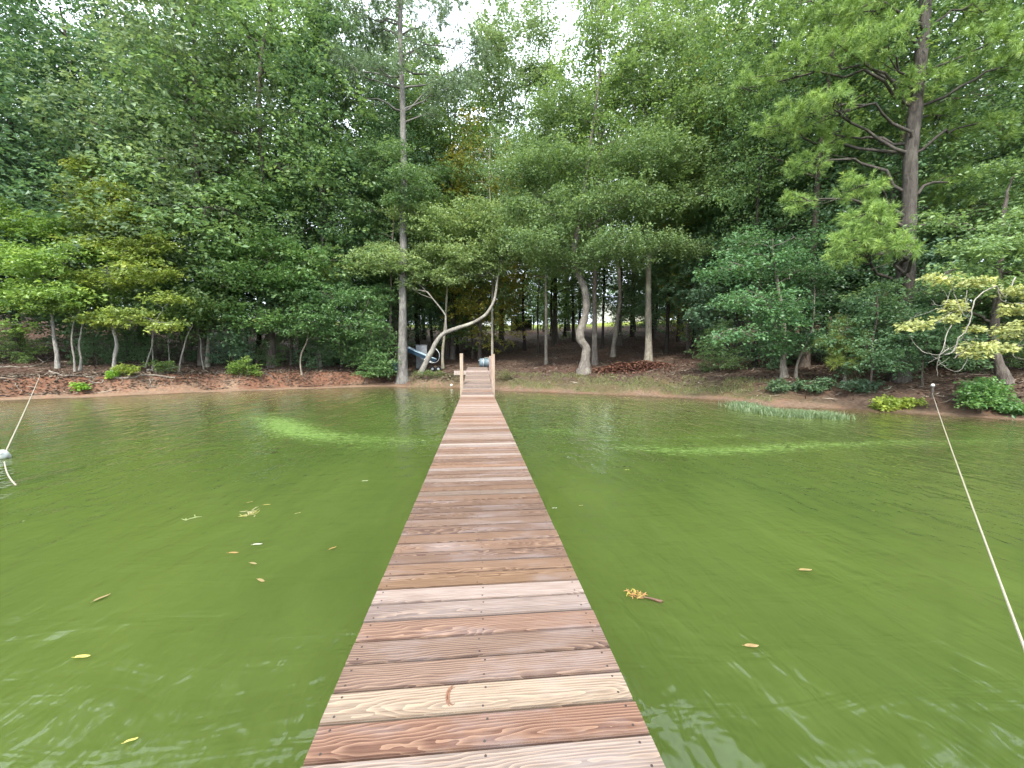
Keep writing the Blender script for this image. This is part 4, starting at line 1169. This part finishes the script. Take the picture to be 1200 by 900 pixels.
def blades(name, label, P, h, w, color, rng, lean=0.4, cat='grass', z=None):
    n = len(P)
    zz = terrain(P[:, 0], P[:, 1]) if z is None else np.full(n, z)
    a = rng.uniform(0, 2 * math.pi, n); hh = h * rng.uniform(.5, 1.3, n)
    b = np.stack([np.cos(a), np.sin(a), np.zeros(n)], 1) * w
    p = np.column_stack([P, zz - 0.01])
    tip = p + np.column_stack([rng.normal(0, lean, n) * hh, rng.normal(0, lean, n) * hh, hh])
    mid = (p + tip) / 2 + np.column_stack([np.zeros(n), np.zeros(n), hh * .12])
    v = np.stack([p - b, p + b, mid + b * .8, mid - b * .8, tip], 1)
    q = np.arange(n)[:, None] * 5
    me = np_mesh(name, v.reshape(-1, 3), quads=q + np.array([[0, 1, 2, 3]]), tris=q + np.array([[3, 2, 4]]), tint=np.repeat(np.clip(rng.normal(.5, .2, n), 0, 1), 5))
    return tag(link(name, me, LEAF, color=color), label, cat, kind='stuff')
P = inside(598, 905, 9000, 0.5, 3.0, rng); k = (wob(P[:, 0], P[:, 1], 1.9, 3) > -0.15); P = P[k]
blades('shore_grass', 'short straggly grass along the shore right of the dock', P, 0.12, 0.008, (0.15, 0.18, 0.06), rng)
P = inside(480, 545, 1400, 0.2, 2.4, rng)
blades('bank_grass', 'thin grass and weeds on the bank left of the dock posts', P, 0.14, 0.007, (0.11, 0.15, 0.04), rng)
# reeds standing in the shallow water
n = 3600
c = [G(x, y)[:2] for x, y in ((866, 474), (885, 482), (918, 486), (950, 488), (972, 489))]
ti = rng.uniform(0, len(c) - 1.001, n); ci = np.array(c); i0 = ti.astype(int); fr = (ti - i0)[:, None]
P = ci[i0] * (1 - fr) + ci[i0 + 1] * fr + rng.normal(0, 0.26, (n, 2)) * [1, 1]
blades('water_reeds', 'pale bluish green water plants standing in the shallows at the right', P, 0.17, 0.014, (0.135, 0.19, 0.095), rng, 0.5, 'reeds', 0.0)

# ------------------------------------------------------------------ driftwood, roots and sticks of the left bank
def stick(name, label, pts, r0, r1, color, cat='driftwood', lift=0.03, twigs=2, seed=0):
    rng = np.random.default_rng(seed + 900)
    P = []
    for x, y in pts:
        p = T(x, y)[0]; p[2] += lift; P.append(p)
    o = P[0].copy(); Q = smooth_path([p - o for p in P], max(6, len(P) * 4))
    Q[1:-1] += rng.normal(0, .015, (len(Q) - 2, 3))
    t = Tubes(); t.add(Q, np.linspace(r0, r1, len(Q)), 7, .08, rng)
    for j in range(twigs):
        s = Q[rng.integers(2, len(Q) - 1)]; e = s + np.array([rng.normal(0, .3), rng.normal(0, .15), abs(rng.normal(.12, .12))])
        t.add([s, (s + e) / 2 + rng.normal(0, .03, 3), e], [r0 * .5, r0 * .35, .008], 5)
    ob = link(name, t.mesh(name), BARK, None, color); ob.location = tuple(o)
    return tag(ob, label, cat)
stick('driftwood', 'long thin pale branch lying on the bank at the left border', [(-20, 431), (10, 431), (40, 430), (58, 421), (66, 416)], .035, .015, (0.42, 0.38, 0.32), seed=1)
stick('driftwood', 'pale log lying across the bank between the saplings', [(172, 435), (188, 435), (207, 431)], .09, .06, (0.48, 0.44, 0.38), seed=2)
stick('driftwood', 'long grey log lying at the top of the red bank edge', [(130, 444), (150, 446), (175, 443), (205, 444)], .07, .04, (0.33, 0.28, 0.23), seed=3)
stick('tree_root', 'bent pale root hanging down the red bank beside the tiny green plant', [(104, 458), (105, 452), (110, 449), (118, 451), (122, 446)], .03, .018, (0.44, 0.38, 0.32), 'root', seed=4)
stick('tree_root', 'grey root running along the bank under the twin pale stems', [(58, 436), (75, 441), (92, 441), (110, 444)], .04, .02, (0.35, 0.3, 0.26), 'root', seed=5)
stick('tree_root', 'short root drooping over the washed out red bank at the far left', [(18, 452), (21, 459), (26, 461)], .022, .012, (0.38, 0.32, 0.27), 'root', seed=6)
stick('tree_root', 'root stub sticking out of the red bank right of the long grey log', [(176, 448), (178, 454), (183, 456)], .022, .012, (0.40, 0.34, 0.28), 'root', seed=7)
stick('driftwood', 'dark stick lying at the water edge by the left border', [(-8, 466), (3, 466), (11, 465.4)], .035, .02, (0.06, 0.05, 0.045), seed=8, twigs=0)
stick('driftwood', 'thin grey branch lying on the litter below the low crooked tree', [(308, 438), (316, 443), (322, 447)], .03, .015, (0.2, 0.17, 0.15), seed=9)
stick('driftwood', 'slim branch slanting over the ground right of the middle oak', [(700, 440), (706, 432), (712, 427)], .02, .01, (0.4, 0.36, 0.25), seed=10)
stick('driftwood', 'slim bare branch lying in front of the drooping pine', [(975, 433), (984, 427), (1000, 418)], .025, .012, (0.30, 0.2, 0.14), seed=11, lift=.12)

rgr = random.Random(4)
for i in range(16):
    px = 15 + i * 27 + rgr.uniform(-9, 9); y0 = 443 + rgr.uniform(-2, 3) - (4 if px > 250 else 0)
    stick('tree_root', 'thin root trailing over the washed out left bank', [(px, y0), (px + rgr.uniform(-4, 5), y0 + 5), (px + rgr.uniform(-8, 9), y0 + rgr.uniform(8, 12))], .022, .008,
          (0.26, 0.21, 0.17), 'root', seed=30 + i, lift=.02, twigs=2)['group'] = 'thin roots over the left bank'
# ------------------------------------------------------------------ things stored on the shore
M_BLUE = m_simple('pale_blue_hull', (0.26, 0.36, 0.42), 0.35, 0.5, 5, .15)
M_DBLUE = m_simple('dark_blue_hull', (0.02, 0.05, 0.085), 0.4, 0.5, 5, .2)
M_WHITE = m_simple('white_plastic', (0.55, 0.55, 0.54), 0.4, 0.4, 9, .08)
M_GREY = m_simple('grey_panel', (0.17, 0.18, 0.19), 0.5, 0.4, 6, .2)
M_TARP = m_simple('blue_tarp', (0.03, 0.085, 0.15), 0.55, 0.4, 5, .3, .6)
M_DRUM = m_simple('drum_plastic', (0.11, 0.15, 0.17), 0.5, 0.35, 7, .2)
M_METAL = m_simple('pale_metal', (0.55, 0.56, 0.57), 0.4, 0.5, 12, .15, metallic=.6)
M_ROPE = m_simple('pale_rope', (0.30, 0.27, 0.21), 0.85, 0.15, 160, .35, .8)

SD = T(493, 438)[1]
print('shore stores at', SD)
def small_boat():
    D = T(493, 438)[1] + 1.0
    c = U(493, 416, D); ang = -0.42
    root = empty('small_boat', tuple(c), label='small blue boat tipped up between the tall pine and the leaning trunk', cat='boat')
    root.rotation_euler = (0.0, 0.42, -0.1)
    L, B_, H = 2.3, 0.85, 0.26
    s = Solid(); n = 12
    secs = []
    for i in range(n + 1):
        t = i / n; x = (t - .5) * L; w = B_ / 2 * (1 - (max(0, t - .45) / .55) ** 2.2 * .92); k = 0.22 * max(0, t - .5) ** 2
        secs.append([(x, -w, H / 2 + k), (x, -w * .8, -H / 2 + k * 2), (x, w * .8, -H / 2 + k * 2), (x, w, H / 2 + k)])
    vs = [p for sec in secs for p in sec]
    fs = [(4 * i + j, 4 * i + j + 1, 4 * i + 5 + j, 4 * i + 4 + j) for i in range(n) for j in range(3)] + [(0, 1, 2, 3)]
    s.poly(vs, fs)
    hm = s.mesh('hull'); hull = link('hull', hm, M_DBLUE, root)
    md = hull.modifiers.new('thickness', 'SOLIDIFY'); md.thickness = 0.03
    for sgn in (0, 3):
        t = Tubes(); t.add([np.array(sec[sgn]) for sec in secs], .035, 6)
        link('gunwale', t.mesh('gunwale'), M_BLUE, root)
    d = Solid()
    vs = []
    for sec in secs[5:]:
        a, b = sec[0], sec[3]; vs += [(a[0], a[1], a[2] + .01), (b[0], b[1], b[2] + .01)]
    d.poly(vs, [(2 * i, 2 * i + 1, 2 * i + 3, 2 * i + 2) for i in range(len(vs) // 2 - 1)])
    link('bow_deck', d.mesh('bow_deck'), M_BLUE, root)
    for x in (-.75, -.1):
        st = Solid().box((x, 0, .08), (.22, .74, .03)); link('seat', st.mesh('seat'), M_WHITE, root)
    return root
small_boat()
def crate_panel():
    c = U(494, 411, SD + 2.2)
    root = empty('storage_locker', (c[0], c[1], tz(c[0], c[1])), 0.1, label='grey locker standing behind the tipped up boat', cat='locker')
    h = max(0.6, U(494, 405, SD + 2.2)[2] - tz(c[0], c[1]))
    b = Solid().box((0, 0, h / 2), (.80, .6, h)).bevel(.02); link('case', b.mesh('case'), M_GREY, root)
    for i in range(4):
        r = Solid().box((-.3 + .2 * i, -.315, h / 2), (.05, .03, h * .86)); link('rib', r.mesh('rib'), M_GREY, root)
    l = Solid().box((0, 0, h + .02), (.86, .66, .05)).bevel(.015); link('lid', l.mesh('lid'), M_GREY, root)
crate_panel()
def hoop():
    c = U(509, 416, SD + .8)
    z0 = tz(c[0], c[1])
    root = empty('boat_trailer', (c[0], c[1], z0), -0.1, label='bent pale metal tube frame of a trailer beside the crooked grey tree', cat='trailer')
    t = Tubes(); pts = [U(x, y, SD + .8) - np.array([c[0], c[1], z0]) for x, y in ((505, 407), (511, 409), (515, 415), (514, 422), (509, 425), (503, 423))]
    t.add(smooth_path(pts, 20), .022, 7); link('tube_frame', t.mesh('tube_frame'), M_METAL, root)
    a = U(498, 421, SD + .6) - np.array([c[0], c[1], z0]); b = U(507, 425, SD + .6) - np.array([c[0], c[1], z0])
    f = Solid().box(tuple((a + b) / 2), (.62, .2, .09), Matrix.Rotation(.42, 3, 'Y').to_euler().to_quaternion()); link('fender', f.mesh('fender'), M_WHITE, root)
    for sx in (-.2, .22):
        w = Solid().cyl((sx, .3, .2), .2, .2, .12, 18, Matrix.Rotation(R(90), 3, 'X').to_quaternion()).bevel(.03)
        wh = link('wheel', w.mesh('wheel'), m_simple('tyre_rubber', (.02, .02, .02), .8), root)
        h_ = Solid().cyl((sx, .22, .2), .09, .08, .05, 12, Matrix.Rotation(R(90), 3, 'X').to_quaternion()); link('hub', h_.mesh('hub'), M_METAL, wh)
hoop()
def tarp():
    c = T(463, 434)[0]; c = U(463, 424, T(472, 446)[1] + 1.2); z0 = tz(c[0], c[1])
    bm = bmesh.new(); bmesh.ops.create_icosphere(bm, subdivisions=4, radius=1)
    for v in bm.verts:
        x, y, z = v.co
        f = 1 + .12 * math.sin(7 * x + 3 * z) * math.cos(6 * y) + .06 * math.sin(17 * x + 11 * y)
        v.co = Vector((x * .42 * f, y * .5 * f, max(-.02, z * .72 * f + .02 * math.sin(20 * x))))
    me = bpy.data.meshes.new('tarp'); bm.to_mesh(me); bm.free()
    for p in me.polygons: p.use_smooth = True
    o = link('tarp_bundle', me, M_TARP); o.location = (c[0], c[1], z0)
    tag(o, 'dark blue tarpaulin bundle half hidden behind the tall pine trunk', 'tarp')
tarp()
def barrel():
    c = U(569.5, 425, 26.0); z0 = tz(c[0], c[1])
    zc = max(c[2], z0 + .28)
    root = empty('barrel', (c[0], c[1], zc), 0.12, label='blue grey plastic barrel lying on its side just past the dock end', cat='barrel')
    prof = [(.0, -.46), (.16, -.46), (.25, -.43), (.29, -.36), (.295, -.17), (.305, -.155), (.295, -.14), (.295, .14), (.305, .155), (.295, .17), (.29, .36), (.25, .43), (.16, .46), (.0, .46)]
    prof = [(max(r, .004), z) for r, z in prof]
    s = Solid().lathe(prof, seg=24, rot=Matrix.Rotation(R(90), 3, 'Y').to_quaternion())
    link('drum', s.mesh('drum'), M_DRUM, root)
    for x in (-.2, .2):
        b = Solid().lathe([(.30, -.02), (.312, -.02), (.312, .02), (.30, .02)], (x, 0, 0), 24, Matrix.Rotation(R(90), 3, 'Y').to_quaternion())
        link('band', b.mesh('band'), M_METAL, root)
    k = Solid().cyl((-.475, 0, .15), .035, .035, .03, 10, Matrix.Rotation(R(90), 3, 'Y').to_quaternion()); link('bung', k.mesh('bung'), M_WHITE, root)
    # crib of timber that carries it above the bank
    hgt = zc - .295 - z0
    if hgt > .03:
        st = empty('timber_crib', (c[0], c[1], z0), .12, label='low timber crib carrying the barrel past the dock end', cat='crib')
        for x in (-.3, .3):
            q = Solid().box((x, 0, hgt / 2 - .02), (.09, .5, hgt + .04)).bevel(.006); link('timber', q.mesh('timber'), POST, st, (.36, .29, .24))
    t = Tubes(); rg_ = np.random.default_rng(2)
    pts = [(-.22 + .05 * i + rg_.normal(0, .02), .06 * math.sin(i * 1.9), .32 + .03 * abs(math.sin(i * 1.3))) for i in range(12)]
    t.add(smooth_path(pts, 40), .022, 6)
    o = link('rope_bundle', t.mesh('rope_bundle'), M_ROPE); o.location = (c[0] + .12, c[1], zc)
    tag(o, 'tangle of whitish rope lying on top of the barrel', 'rope')
barrel()
def float_ball(px, py, D, r, label):
    c = U(px, py, D); z0 = tz(c[0], c[1])
    s = Solid().lathe([(.004, -1), (.5, -.87), (.87, -.5), (1, 0), (.87, .5), (.5, .87), (.15, 1), (.15, 1.15), (.004, 1.15)], seg=14)
    me = s.mesh('jug'); o = link('plastic_jug', me, M_WHITE); o.scale = (r, r, r); o.location = (c[0], c[1], z0 + r * .9)
    tag(o, label, 'jug')
float_ball(529, 434, 24.2, .085, 'small white plastic jug lying in the weeds left of the dock end')

# ------------------------------------------------------------------ mooring ropes
def rope(name, label, a, b, r, sag, n=40):
    a, b = np.array(a), np.array(b); t = np.linspace(0, 1, n)[:, None]
    P = a * (1 - t) + b * t; P[:, 2] -= (4 * sag * t * (1 - t))[:, 0]
    tu = Tubes(); tu.add(P - a, r, 7)
    # strands: two thin helices give the lay of the rope
    o = link(name, tu.mesh(name), M_ROPE); o.location = tuple(a)
    return tag(o, label, 'rope')
st = T(1092, 467)[0]; st_top = (st[0], st[1], st[2] + 0.36)
root = empty('mooring_stake', tuple(st), label='short dark stake with a white cap on the right bank holding the rope', cat='stake')
s = Solid().cyl((0, 0, .12), .04, .035, .55, 10).bevel(.004); link('shaft', s.mesh('shaft'), m_simple('dark_stake', (.08, .07, .06), .8), root)
s = Solid().lathe([(.004, .39), (.05, .39), (.055, .43), (.03, .48), (.004, .49)], seg=12); link('cap', s.mesh('cap'), M_WHITE, root)
near_end = G(1200, 752, 0.40); dirv = near_end - np.array([st[0], st[1], st[2] + .2])
far_end = near_end + dirv * 0.12
rope('mooring_rope', 'taut pale rope running from the right bank stake to the lower right of the photo', (st[0], st[1], st[2] + .16), far_end, 0.0065, 0.05)
la = T(47, 441)[0] + np.array([0, 0, .03]); lb_ = G(6, 531, 0.10)
rope('mooring_rope', 'thin pale rope from the left bank down to the white float', la, lb_, 0.012, 0.03)
def buoy():
    c = G(3, 534, 0.05)
    root = empty('float', tuple(c), label='white plastic float on the water at the left border', cat='float')
    q = Matrix.Rotation(R(62), 3, 'Y').to_quaternion()
    s = Solid().lathe([(.004, -.15), (.06, -.145), (.085, -.11), (.088, -.02), (.078, 0), (.088, .02), (.085, .09), (.05, .13), (.025, .145), (.025, .17), (.004, .17)], seg=20, rot=q)
    link('body', s.mesh('body'), M_WHITE, root).rotation_euler = (0, 0, -.9)
    t = Tubes(); e = [G(5, 541, 0.06) - c, G(8, 553, .03) - c, G(13, 562, .012) - c, G(19, 569, .006) - c]
    t.add(smooth_path(e, 18), .010, 6); link('tail_rope', t.mesh('tail_rope'), M_ROPE, root)
    t = Tubes(); e = [G(0, 540, .08) - c, G(-60, 640, .2) - c]; t.add(smooth_path(e, 10), .010, 6); link('anchor_line', t.mesh('anchor_line'), M_ROPE, root)
buoy()

# ------------------------------------------------------------------ small things floating on the water
M_FL = {}
def fl_mat(c):
    if c not in M_FL: M_FL[c] = m_simple('floating_leaf_skin', c, .5, .4, 60, .3)
    return M_FL[c]
def floating_leaf(px, py, L, rz, color, label, name='floating_leaf', cat='leaf', curl=.006):
    p = G(px, py)
    vs, fs, n = [], [], 7
    L *= .8
    for i in range(n):
        t = i / (n - 1); w = L * .19 * math.sin(math.pi * min(1, t * .9 + .08)) ** .8 + .001; x = (t - .5) * L
        vs += [(x, -w, curl * (1 + .6 * math.sin(5 * t))), (x, 0, .003 + curl * .5 * t), (x, w, curl * (.7 + .5 * math.cos(4 * t)))]
    for i in range(n - 1):
        for j in range(2): fs.append((3 * i + j, 3 * i + j + 1, 3 * i + j + 4, 3 * i + j + 3))
    t0 = len(vs); vs += [(-.5 * L, -.002, .004), (-.72 * L, -.001, .006), (-.72 * L, .002, .006), (-.5 * L, .002, .004)]; fs.append((t0, t0 + 1, t0 + 2, t0 + 3))
    s = Solid().poly(vs, fs); me = s.mesh(name)
    md = None
    o = link(name, me, fl_mat(color)); o.location = (p[0], p[1], 0.004); o.rotation_euler = (0, 0, rz)
    return tag(o, label, cat)
yel, tan_, wht, ora, brn = (.36, .30, .07), (.20, .14, .06), (.42, .39, .33), (.24, .12, .04), (.14, .07, .03)
floating_leaf(97, 770.5, .10, .1, yel, 'bright yellow leaf floating alone at the lower left')
floating_leaf(120, 701, .12, 1.2, tan_, 'tan leaf floating on edge at mid left')
floating_leaf(274, 648.5, .11, .05, ora, 'orange brown leaf floating left of the white leaf')
floating_leaf(297, 661, .09, -.3, tan_, 'pinkish tan leaf floating under the white leaf')
floating_leaf(306, 681, .10, -.5, tan_, 'tan leaf floating lowest in the row under the white leaf')
floating_leaf(302, 638.5, .10, .2, wht, 'whitish leaf floating below the clump of scraps')
floating_leaf(313, 592, .09, .3, (.30, .18, .05), 'golden leaf floating right above the clump of scraps')
floating_leaf(293, 589, .08, 1.0, ora, 'small orange leaf floating left above the clump of scraps')
floating_leaf(349, 602, .08, .8, tan_, 'small tan leaf floating right of the clump of scraps')
floating_leaf(390, 643, .09, .9, ora, 'dull orange leaf floating near the left side of the dock')
floating_leaf(154, 869, .06, .5, yel, 'tiny yellow leaf floating at the bottom left')
floating_leaf(944, 668.5, .14, .0, (.22, .15, .06), 'long tan leaf floating in the open water right of the dock')
floating_leaf(881, 757.5, .11, -.05, (.24, .16, .07), 'slim orange blade floating below the weed clump', curl=.004)
floating_leaf(735, 551, .08, .2, yel, 'tiny pale leaf floating far out right of the dock')
floating_leaf(650, 596, .07, .2, wht, 'tiny white scrap floating close to the right side of the dock')
floating_leaf(681, 593, .07, .4, tan_, 'tiny tan scrap floating a step right of the dock')
floating_leaf(428, 564, .10, .3, wht, 'tiny white scrap floating close to the left side of the dock')

def weed_clump(px, py, label, n, spread, cols, seed, tail=True):
    p = G(px, py); rg_ = np.random.default_rng(seed)
    root = empty('floating_weed', (p[0], p[1], 0.002), label=label, cat='water weed')
    for ci, c in enumerate(cols):
        t = Tubes()
        for i in range(n):
            s = np.array([rg_.normal(0, spread), rg_.normal(0, spread), .006]); a = rg_.uniform(0, 6.28); L = rg_.uniform(.02, .06) * (spread / .03)
            e = s + [math.cos(a) * L, math.sin(a) * L, rg_.uniform(0, .012)]
            t.add([s, (s + e) / 2 + rg_.normal(0, .005, 3) + [0, 0, .004], e], [.0025, .004, .001], 5)
        link('strand', t.mesh('strand'), fl_mat(c), root)
    if tail:
        t = Tubes(); t.add(smooth_path([(.03, -.03, .005), (.09, -.055, .008), (.14, -.09, .006), (.17, -.10, .008)], 10), [.004, .005, .006, .007, .009, .011, .012, .012, .009, .003], 6)
        link('dark_stem', t.mesh('dark_stem'), fl_mat((.10, .05, .025)), root)
weed_clump(745, 698, 'orange and yellow water weed clump with a dark stem floating right of the dock', 14, .026, [(.34, .17, .06), (.32, .25, .05), (.18, .10, .03)], 4)
weed_clump(293, 603, 'clump of yellowish scraps floating at the middle of the left water', 12, .05, [(.28, .25, .07), (.34, .29, .17)], 5, False)
weed_clump(216, 611, 'pale stringy twig floating left of the clump of scraps', 5, .05, [(.24, .26, .12)], 6, False)

# ------------------------------------------------------------------ houses and shed beyond the lawn
def house(px, D, w, d, h, roof_h, rz, label, wall_c, roof_c, name='house'):
    c = U(px, 420, D); z0 = tz(c[0], c[1])
    root = empty(name, (c[0], c[1], z0), rz, label=label, cat='house')
    mw = m_simple('house_wall_paint', wall_c, .7, .3, 3, .1); mr = m_simple('house_roof', roof_c, .7, .3, 6, .2); mg = m_simple('window_glass', (.05, .07, .09), .1, .6)
    b = Solid().poly([(-w/2, -d/2, -1), (w/2, -d/2, -1), (w/2, d/2, -1), (-w/2, d/2, -1), (-w/2, -d/2, h), (w/2, -d/2, h), (w/2, d/2, h), (-w/2, d/2, h), (-w/2, 0, h + roof_h), (w/2, 0, h + roof_h)],
                     [(0, 1, 5, 4), (2, 3, 7, 6), (1, 2, 6, 9, 5), (3, 0, 4, 8, 7)])
    link('wall', b.mesh('wall'), mw, root)
    e = .5; th = .2; k = roof_h / (d / 2)
    r = Solid()
    for sg in (-1, 1):
        y0, z0_ = sg * (d / 2 + e), h - e * k
        vs = [(-w/2 - e, y0, z0_), (w/2 + e, y0, z0_), (w/2 + e, 0, h + roof_h), (-w/2 - e, 0, h + roof_h)]
        r.poly(vs + [(x, y, z + th) for x, y, z in vs], [(0, 1, 2, 3), (4, 5, 6, 7), (0, 1, 5, 4), (0, 3, 7, 4), (1, 2, 6, 5)])
    link('roof', r.mesh('roof'), mr, root)
    nw = max(2, int(w / 3))
    for i in range(nw):
        x = -w / 2 + (i + .5) * w / nw
        f = Solid().box((x, -d / 2 - .03, h * .58), (1.25, .08, 1.5)); fo = link('window', f.mesh('window'), M_WHITE, root)
        g = Solid().box((x, -d / 2 - .075, h * .58), (1.0, .02, 1.25)); link('pane', g.mesh('pane'), mg, fo)
house(735, 84, 12, 8, 3.1, 2.6, .25, 'pale house with light grey roof glimpsed between the oak and the leaning grey trunk', (.62, .6, .56), (.42, .46, .54))
house(560, 88, 13, 8, 3.4, 2.8, -.12, 'white house glimpsed through the trees above the bent trunk', (.74, .76, .78), (.55, .58, .62))
def shed():
    c = U(612, 420, 66); z0 = tz(c[0], c[1])
    root = empty('shed', (c[0], c[1], z0), .1, label='dark open shed with two short white bars under the trees above the dock end', cat='shed')
    md = m_simple('dark_timber', (.025, .022, .02), .85)
    b = Solid().box((0, .8, 1.3), (3.4, 1.6, 2.6)).bevel(.02); link('wall', b.mesh('wall'), md, root)
    for sg in (-1, 1):
        p = Solid().box((sg * 1.7, -1.0, 1.35), (.16, .16, 2.7)); link('post', p.mesh('post'), md, root)
    r = Solid().box((0, 0, 2.85), (4.1, 3.4, .16), Matrix.Rotation(.1, 3, 'X').to_quaternion()); link('roof', r.mesh('roof'), m_simple('shed_roof', (.06, .06, .06), .8), root)
    for x, z in ((-.65, 2.45), (.6, 2.4), (-.6, 2.0), (.7, 1.95)):
        q = Solid().box((x, -1.12, z), (1.0, .05, .13)); link('white_bar', q.mesh('white_bar'), M_WHITE, root)
shed()
n = 9000
P = []
while len(P) < n:
    px, d = rg.uniform(530, 860), rg.uniform(64, 84); p = U(px, 420, d); P.append(p[:2])
blades('lawn_grass', 'sunlit yellow green lawn grass beyond the wood', np.array(P), 0.16, 0.02, (0.26, 0.32, 0.05), rng)
print('tris', sum(len(o.data.polygons) for o in bpy.data.objects if o.type == 'MESH'), 'unique', sum(len(m.polygons) for m in bpy.data.meshes))
